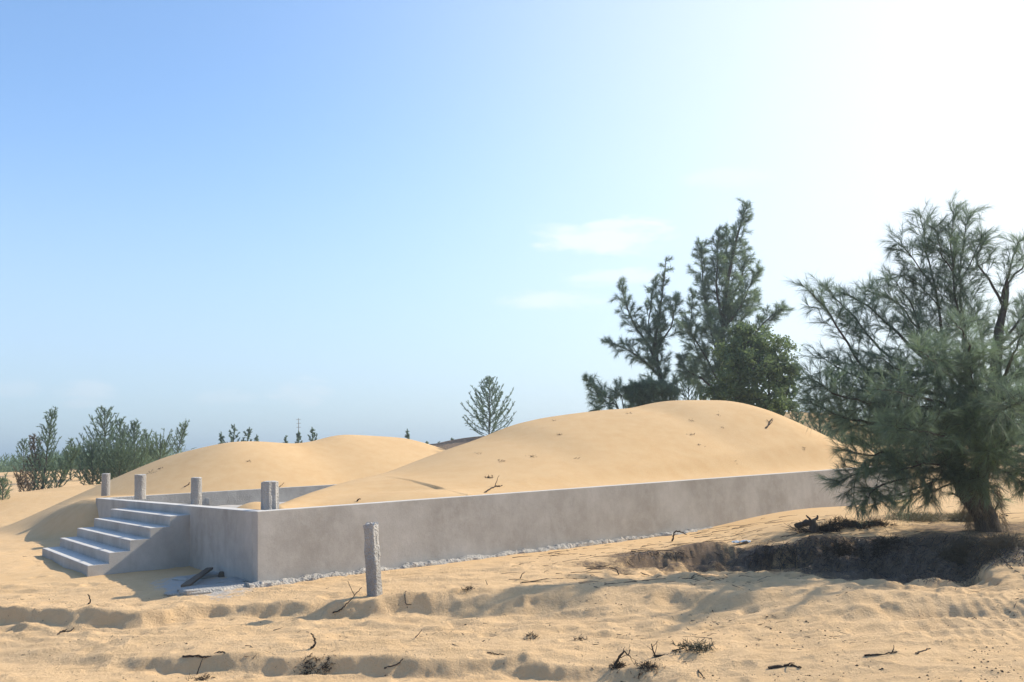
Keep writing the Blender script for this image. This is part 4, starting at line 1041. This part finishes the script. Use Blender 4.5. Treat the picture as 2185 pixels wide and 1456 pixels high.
tag(scrub(), 'low green scrub covering the flats far behind the dunes', 'scrub', None, 'stuff')

# ------------------------------------------------------------------ sticks, stumps, roots
def stick(pts, r, label, name='stick', group='sticks lying on the sand', mat=None, forks=0, lift=None, cat='stick'):
    """pts: pixel list (x, y, height above the sand); placed on the sand from the first point"""
    b = hit(pts[0][0], pts[0][1]); out = []
    for (x, y, h) in pts:
        if h <= 0: p = hit(x, y); p = p + [0, 0, r * .6]
        else:
            p = aty(x, y, b[1] + (0 if len(pts[0]) < 4 else 0)); 
        out.append(p)
    path = smooth_path(out, 5 + 4 * len(out)); path[1:-1] += rng.normal(size=(len(path) - 2, 3)) * r * .35
    buf = Buf(); tube(buf, path, r, r * .5, 7, .10)
    for k in range(forks):
        for (sb, t) in side_branches(path, 1, .3, .9, np.linalg.norm(path[-1] - path[0]) * .35, .7, .15, .25, .3, 5): tube(buf, sb, r * .55, r * .2, 5)
    root = buf.obj(name, mat or MAT_TWIG2, None, True)
    root.name = name
    return tag(root, label, cat, group)
ST = [
    ([(664, 1387, 0), (672, 1375, 1), (671, 1362, 1), (663, 1352, 1)], .012, 'short curved dark stick standing upright in the near sand bank', 0),
    ([(124, 1357, 0), (135, 1350, 0), (150, 1349, 0), (157, 1343, 0)], .011, 'dark forked stick lying on bare sand at lower left', 2),
    ([(188, 1291, 0), (193, 1283, 1), (190, 1272, 1), (187, 1269, 1)], .010, 'small upright crooked stick on the sand left of the stairs shadow', 0),
    ([(390, 1408, 0), (420, 1402, 0), (440, 1406, 0), (465, 1394, 0), (480, 1396, 0)], .012, 'long wavy stick lying along the near sand bank at lower left', 1),
    ([(710, 1313, 0), (728, 1300, 1), (750, 1278, 1), (772, 1254, 1)], .008, 'straight thin stick leaning up beside the lone post', 0),
    ([(757, 1273, 0), (750, 1258, 1), (742, 1240, 1)], .005, 'thin twig rising just left of the lone post', 0),
    ([(866, 1263, 0), (864, 1275, 0), (867, 1293, 0), (878, 1296, 0)], .007, 'hooked twig on the bank right of the lone post', 0),
    ([(886, 1365, 0), (892, 1355, 1), (901, 1343, 1)], .005, 'fine bent twig on the track floor at centre', 0),
    ([(1434, 1157, 0), (1437, 1145, 1), (1440, 1135, 1), (1452, 1135, 1), (1465, 1141, 1)], .016, 'arched dark branch propped against the foot of the long wall', 0),
    ([(1845, 1404, 0), (1880, 1398, 0), (1915, 1396, 0)], .009, 'long thin stick lying on the lower right mound', 1),
    ([(1955, 1397, 0), (1985, 1386, 0)], .009, 'short dark stick right of the long thin one on the mound', 0),
    ([(2130, 1186, 0), (2160, 1214, 0), (2190, 1232, 0)], .007, 'straight pale twig lying on the sand below the big tree', 0),
    ([(2148, 1102, 0), (2160, 1109, 1), (2170, 1106, 1), (2190, 1112, 1)], .020, 'bent bare branch on the sand at the right edge', 1),
    ([(1290, 1250, 0), (1360, 1243, 0), (1420, 1236, 0)], .006, 'long thin root lying on pale sand left of the pit', 0),
    ([(1250, 1218, 0), (1300, 1208, 0), (1350, 1196, 0)], .006, 'thin straight twig on the sand below the long wall', 0),
    ([(1360, 1180, 0), (1420, 1176, 0), (1480, 1178, 0)], .007, 'thin dark root lying between the wall foot and the pit', 0),
    ([(1110, 1236, 0), (1114, 1226, 1), (1120, 1221, 1)], .007, 'stubby twig poking up from the sand at centre', 0),
    ([(1040, 1250, 0), (1036, 1238, 1)], .005, 'tiny upright twig near the centre bank crest', 0),
    ([(1320, 1228, 0), (1315, 1216, 1), (1300, 1211, 1)], .009, 'crooked twig on the sand left of the grey pit edge', 1),
    ([(1520, 1305, 0), (1525, 1318, 0)], .005, 'thin curved rootlet hanging on the berm face', 0),
    ([(420, 1440, 0), (428, 1418, 1), (432, 1405, 1)], .006, 'tall thin twig in the dry tuft at the bottom edge', 1),
    ([(1040, 1395, 0), (1075, 1400, 0)], .006, 'small dark stick lying above the near bank at centre', 0),
    ([(1490, 1436, 0), (1505, 1450, 0)], .007, 'short stick at the lower edge right of the dead branch', 0),
    ([(1640, 1430, 0), (1680, 1424, 0), (1710, 1428, 0)], .014, 'thick short stick at the foot of the lower right mound', 1),
    ([(820, 1430, 0), (845, 1424, 0), (860, 1412, 0)], .008, 'brown forked twig on the near bank at centre left', 1),
    ([(1035, 1052, 0), (1052, 1042, 0), (1072, 1038, 0)], .014, 'small tangle of dry twigs on the dune just above the wall', 3),
    ([(762, 1071, 0), (764, 1066, 1), (770, 1065, 1)], .012, 'tiny curled twig on the sand behind the wall top', 0),
    ([(590, 1046, 0), (600, 1036, 1), (606, 1030, 1)], .010, 'thin brown stalk behind the near corner column', 0),
    ([(394, 1040, 0), (402, 1036, 0), (404, 1030, 1)], .014, 'small dark hooked twig on the rear dune behind the stair wall', 0),
    ([(1635, 915, 0), (1642, 905, 0), (1648, 895, 0)], .02, 'dark twig bits near the right shoulder of the big dune', 3),
    ([(1735, 1128, 0), (1790, 1118, 0)], .008, 'thin stick on the sand behind the stump', 0),
]
for pts, r, lab, fk in ST: stick(pts, r, lab, forks=fk)

# dead branch with fine twigs at the lower centre right
def dead_branch():
    c = hit(1400, 1402); root = tag(empty('dead_branch', c), 'sprawling dead branch with bare twigs and dark leafy end on the near sand', 'branch', None)
    b = Buf()
    def pp(*l): return smooth_path([aty(x, y, c[1] + dy) for x, y, dy in l], 9)
    for l, r in ((((1395, 1400, 0), (1420, 1398, 0), (1440, 1388, .05), (1460, 1384, .05)), .012), (((1400, 1402, 0), (1394, 1390, -.02), (1390, 1374, -.02)), .009), (((1400, 1404, 0), (1430, 1406, 0), (1452, 1418, -.05)), .010),
                 (((1450, 1390, 0), (1454, 1402, -.03), (1450, 1418, -.05)), .008), (((1312, 1420, -.1), (1322, 1402, -.1), (1333, 1390, -.1)), .013), (((1333, 1390, -.1), (1340, 1398, -.1), (1345, 1386, -.1)), .007), (((1500, 1410, -.1), (1510, 1418, -.12), (1514, 1428, -.15)), .006)):
        b = Buf(); p = pp(*l); tube(b, p, r, r * .45, 6, .08)
        for (sb, t) in side_branches(p, 3, .2, .95, .12, .8, .0, .3, .3, 5): tube(b, sb, r * .4, r * .15, 4)
        b.obj('limb', MAT_TWIG2, root, True)
    b = Buf()
    for k in range(60):
        f = rng.random(); p = aty(1440 + 80 * f, 1382 + 22 * f ** 2 + rng.normal() * 4, c[1] + rng.normal() * .05)
        p = np.array([p[0], p[1], gz(p[0], p[1]) + .02 + rng.random() * .04])
        needle_twig(b, np.array([p, p + rng.normal(size=3) * .03]), 9, .06, .005, .8, .3, .1)
    b.obj('withered_leaves', foliage_material('withered_leaves', (.03, .035, .022), (.06, .065, .04), (.10, .10, .06), .1), root)
dead_branch()

# rotten stump with raised roots
def stump():
    c = hit(1738, 1136); root = tag(empty('tree_stump', c), 'dark rotten stump with upturned roots at the rim of the pit', 'stump')
    b = Buf(); dy = c[1]
    def pp(*l): return smooth_path([aty(x, y, dy + d) for x, y, d in l], 10)
    for l, r0, r1 in ((((1738, 1146, 0), (1736, 1126, 0), (1732, 1110, 0)), .09, .055), (((1738, 1118, 0), (1720, 1116, 0), (1702, 1122, 0), (1697, 1118, 0)), .06, .03), (((1735, 1122, 0), (1728, 1108, -.05), (1720, 1100, -.05)), .025, .010),
                      (((1734, 1112, 0), (1744, 1106, .05), (1744, 1100, .05)), .03, .012), (((1734, 1120, 0), (1745, 1130, .05), (1760, 1140, .1)), .05, .02), (((1708, 1124, 0), (1704, 1130, 0), (1706, 1134, 0)), .012, .006)):
        tube(b, pp(*l), r0, r1, 9, .14)
    b.obj('stump_wood', MAT_BARK, root, True)
    b = Buf()
    for k in range(40):
        a = rng.random() * 6.28; p = c + np.array([math.cos(a) * .1, math.sin(a) * .1, .02]); d = np.array([math.cos(a), math.sin(a), -.1 + rng.random() * .3])
        pth = [p, p + d * .15 + rng.normal(size=3) * .03, p + d * .35 + rng.normal(size=3) * .06]; 
        for q_ in pth[1:]: q_[2] = max(q_[2], gz(q_[0], q_[1]) + .005)
        tube(b, smooth_path(pth, 6), .006, .002, 4)
    b.obj('root', MAT_TWIG2, root, True)
stump()

def clump(px, py, wpx, hpx, label, group, mat, n=160, name='root_clump', cat='roots', ln=.10, w=.006, tone=.1, up=.5):
    c = hit(px, py); s = c[1] / FPX; b = Buf()
    for k in range(n):
        x = c[0] + rng.normal() * wpx * s * .25; y = c[1] + rng.normal() * wpx * s * .22; zz = gz(x, y)
        p = np.array([x, y, zz - .012 + rng.random() * hpx * s * .35 * math.exp(-((x - c[0]) / (wpx * s * .45)) ** 2)])
        d = unit(np.array([rng.normal(), rng.normal(), up * rng.random()]))
        needle_twig(b, np.array([p, p + d * ln * .6, p + d * ln + rng.normal(size=3) * .02]), 6, ln, w, .7, .3, tone, .2, 0)
    o = b.obj(name, mat, None); o.name = name
    return tag(o, label, cat, group)
G = 'dark root clumps round the pit'
for a in ((1800, 1122, 60, 26, 'jagged dark root clump right of the stump'), (1765, 1132, 40, 12, 'low dark root clump close to the stump'), (1830, 1124, 40, 10, 'small dark root clump between the jagged one and the grassy bank'), (1870, 1120, 44, 8, 'thin dark root mat left of the grassy bank'),
          (1890, 1165, 70, 18, 'pointed dark heap of roots on the pit rim, middle'), (1800, 1175, 60, 14, 'dark heap of roots on the pit rim, left')):
    clump(a[0], a[1], a[2], a[3], a[4], G, MAT_TWIG2, tone=-.0)
tag_g = 'dry grass tufts by the big tree'
for a in ((1960, 1112, 120, 22, 'long low dark grassy bank left of the big trunk'), (2055, 1112, 36, 12, 'small round grass tuft beside the big trunk'), (2130, 1165, 110, 22, 'brown needle heap under the big tree at the right edge'), (2050, 1195, 60, 16, 'brown tuft overhanging the right end of the pit')):
    clump(a[0], a[1], a[2], a[3], a[4], tag_g, MAT_GRASS if 'grass' in a[4] else MAT_DRY, n=420, name='grass_tuft', cat='grass tuft', ln=.13, w=.004, tone=.15, up=1.2)
for a in ((998, 1256, 22, 10, 'small dark twig tuft on the crest of the centre bank', 40), (1135, 1358, 26, 8, 'small tangle of twigs in the track right of centre', 40), (1238, 1366, 26, 8, 'dark rotted wood bit half buried in the track', 60), (655, 1432, 40, 10, 'dark clod of rotted litter on the near bank, left of centre', 110),
          (695, 1420, 26, 10, 'dark clod right beside the larger one on the near bank', 60), (425, 1450, 40, 18, 'dry grass tuft at the bottom edge, lower left', 60), (1385, 1425, 50, 18, 'tuft of dark rootlets below the dead branch', 120), (1320, 1425, 36, 16, 'dark root tuft at the left end of the dead branch', 90),
          (1340, 883, 9, 3, 'tiny dark speck just under the saddle of the big dune crest', 12), (1472, 898, 12, 3, 'tiny dark speck below the summit of the big dune', 14), (1531, 886, 9, 3, 'tiny speck right below the summit of the big dune', 10), (1540, 913, 10, 3, 'tiny speck on the upper right face of the big dune', 10),
          (1473, 928, 18, 3, 'short dark streak of litter in the middle of the big dune face', 16), (1494, 951, 14, 3, 'faint litter streak below the dark one on the big dune face', 8), (1567, 986, 10, 3, 'lone speck low on the big dune face right of centre', 12), (1714, 956, 9, 3, 'tiny speck on the lower right flank of the big dune', 10),
          (1184, 898, 10, 3, 'tiny speck on the left shoulder of the big dune', 10), (1194, 928, 9, 3, 'tiny speck below the left shoulder of the big dune', 9), (1228, 979, 9, 3, 'small speck on the left part of the big dune face', 10), (1019, 969, 18, 3, 'pale litter streak high on the left flank of the big dune', 10), (425, 955, 16, 3, 'thin litter streak on the rear dune left hump', 10),
          (320, 1010, 26, 6, 'litter patch on the rear dune above the second column', 26), (345, 1000, 14, 5, 'small litter bits on the rear dune beside the larger patch', 14),
          (1043, 1020, 18, 6, 'dark litter speck on the big dune face', 40), (1070, 985, 16, 6, 'dark litter speck higher on the big dune face', 24), (1135, 975, 16, 5, 'faint litter speck right of the others on the big dune face', 20), (532, 985, 12, 4, 'dark litter speck on the rear dune', 24)):
    clump(a[0], a[1], a[2], a[3], a[4], 'dark litter tufts on the sand', MAT_TWIG2, n=a[5], name='litter_tuft', cat='litter', ln=.035, w=.005, tone=0., up=.3)

# crumpled plastic scrap
c = hit(1582, 1161); n = 9
V = [(c[0] + (i / (n - 1) - .5) * .28, c[1] + (j / (n - 1) - .5) * .14, c[2] + .02 + .05 * abs(float(vnoise(i * .7, j * .9, 77)))) for j in range(n) for i in range(n)]
V += [(x, y, z - .004) for x, y, z in V]
F = [(j * n + i, j * n + i + 1, (j + 1) * n + i + 1, (j + 1) * n + i) for j in range(n - 1) for i in range(n - 1)]
F += [tuple(k + n * n for k in f[::-1]) for f in F]
mp, ntp, bp_ = new_mat('plastic_scrap'); bp_.inputs['Base Color'].default_value = (.55, .62, .68, 1); bp_.inputs['Roughness'].default_value = .35
tag(add_mesh('plastic_scrap', V, F, mp), 'crumpled pale bluish plastic scrap on the sand above the pit', 'litter')

# fine litter strewn over the worked sand: uncountable
def litter():
    b = Buf(); n = 2000
    for k in range(n):
        t = rng.random()
        if t < .45: x, y = 1250 + 950 * rng.random(), 1180 + 276 * rng.random()
        elif t < .75: x, y = 1100 + 700 * rng.random(), 1130 + 120 * rng.random()
        elif t < .97: x, y = 2185 * rng.random(), 1290 + 170 * rng.random()
        else: x, y = 700 * rng.random(), 1100 + 200 * rng.random()
        g = onz(x, y, -.1 if y > 1290 else 0)
        u, v = to_uv(g[0], g[1])
        if u > -1.6 and v > -.05 and v < 8 and u < 16: continue
        if vnoise(g[0] * 1.3, g[1] * 1.3, 88) < -.15 + .5 * rng.random() * (t < .75): continue
        ln = .012 + (.05 if rng.random() < .85 else .16) * rng.random(); a = rng.normal() * .7 + (0 if rng.random() < .7 else 1.5)
        q = []
        for s in (-.5, 0, .5):
            xx = g[0] + math.cos(a) * ln * s; yy = g[1] + math.sin(a) * ln * s; q.append([xx, yy, 0])
        q = np.array(q); q[1, :2] += rng.normal(size=2) * ln * .12
        q[:, 2] = terrain(q[:, 0], q[:, 1]) + .003
        tube(b, q, .0014 + .0035 * rng.random() ** 2, .0010, 4)
    for k in range(330):
        x, y = (1080 + 560 * rng.random(), 1125 + 115 * rng.random()) if k < 230 else (1500 + 680 * rng.random(), 1095 + 60 * rng.random())
        g = onz(x, y, 0 if k < 230 else .1); u, v = to_uv(g[0], g[1])
        if v > -.3: continue
        ln = .08 + .5 * rng.random() ** 2; a = .25 + rng.normal() * .35; n5 = 6; ss = np.linspace(-.5, .5, n5)
        q = np.stack([g[0] + math.cos(a) * ln * ss, g[1] + math.sin(a) * ln * ss, ss * 0], 1); q[:, :2] += np.cumsum(rng.normal(size=(n5, 2)), 0) * ln * .04
        q[:, 2] = terrain(q[:, 0], q[:, 1]) + .004 + .012 * rng.random() * np.cos(ss * 3)
        tube(b, q, .002 + .004 * rng.random() ** 2, .0015, 4)
    m = 7000; t = rng.random(m)
    px = np.where(t < .2, 1250 + 950 * rng.random(m), 2185 * rng.random(m)); py = np.where(t < .2, 1255 + 200 * rng.random(m), 1285 + 175 * rng.random(m))
    Pn = np.array([onz(a, c_, -.15) for a, c_ in zip(px, py)])
    keep = vnoise(Pn[:, 0] * 1.6, Pn[:, 1] * 1.6, 93) + .5 * vnoise(Pn[:, 0] * 6, Pn[:, 1] * 6, 94) > -.05 + .4 * rng.random(m)
    Pn = Pn[keep]; Pn[:, 2] = terrain(Pn[:, 0], Pn[:, 1])
    sz = .002 + .010 * rng.random(len(Pn)) ** 4; O = np.array([[1, 0, 0], [-1, 0, 0], [0, 1, 0], [0, -1, 0], [0, 0, .6], [0, 0, -.6]], float)
    V = Pn[:, None, :] + O[None] * sz[:, None, None] * (.5 + rng.random((len(Pn), 6, 1)) * 1.2); V = V.reshape(-1, 3)
    fo = np.array([[0, 2, 4], [2, 1, 4], [1, 3, 4], [3, 0, 4], [2, 0, 5], [1, 2, 5], [3, 1, 5], [0, 3, 5]])
    b.add(V, (fo[None] + (np.arange(len(Pn)) * 6)[:, None, None]).reshape(-1, 3))
    return b.obj('fine_litter', MAT_TWIG2, None)
tag(litter(), 'fine bark and twig litter strewn over the trampled sand', 'litter', None, 'stuff')

# matted hanging roots and needle litter on the pit's far side
def root_mat():
    b = Buf(); pts_ = []
    for k in range(11000):
        t = rng.random()
        if t < .5: x, y = 1590 + 500 * rng.random(), 1150 + 95 * rng.random()
        elif t < .85: x, y = 1230 + 420 * rng.random(), 1168 + 60 * rng.random()
        else: x, y = 2040 + 160 * rng.random(), 1150 + 60 * rng.random()
        if y > 1150 + 60 + (x - 1600) * .09: continue
        d_ = ray(x, y); pts_.append(d_ / d_[1]); continue
    D_ = np.array(pts_); Y = np.arange(8.6, 14, .05)
    Z = EYE + D_[:, 2:3] * Y; T = terrain(D_[:, 0:1] * Y, np.ones((len(D_), 1)) * Y); ii = np.argmax(Z < T, axis=1); ar = np.arange(len(D_))
    for p in np.stack([D_[:, 0] * Y[ii], Y[ii], T[ar, ii]], 1):
        if p[1] < 10.4: continue
        dr = unit(np.array([rng.normal() * .6, -.5 + .5 * rng.normal(), -.5 + .5 * rng.normal()]))
        blades(b, p[None, :] + [0, 0, .015], dr[None, :], np.array([.05 + .12 * rng.random()]), np.array([.004 + .005 * rng.random()]), np.array([0, 0, -.3]), np.array([np.clip(.3 + .3 * rng.normal(), 0, .9)]))
    return b.obj('root_mat', MAT_ROOT, None)
MAT_ROOT = foliage_material('root_litter', (.045, .036, .032), (.12, .092, .075), (.30, .23, .18), .05)
tag(root_mat(), 'dark matted hanging roots and needle litter on the far side of the pit', 'root mat', None, 'stuff')
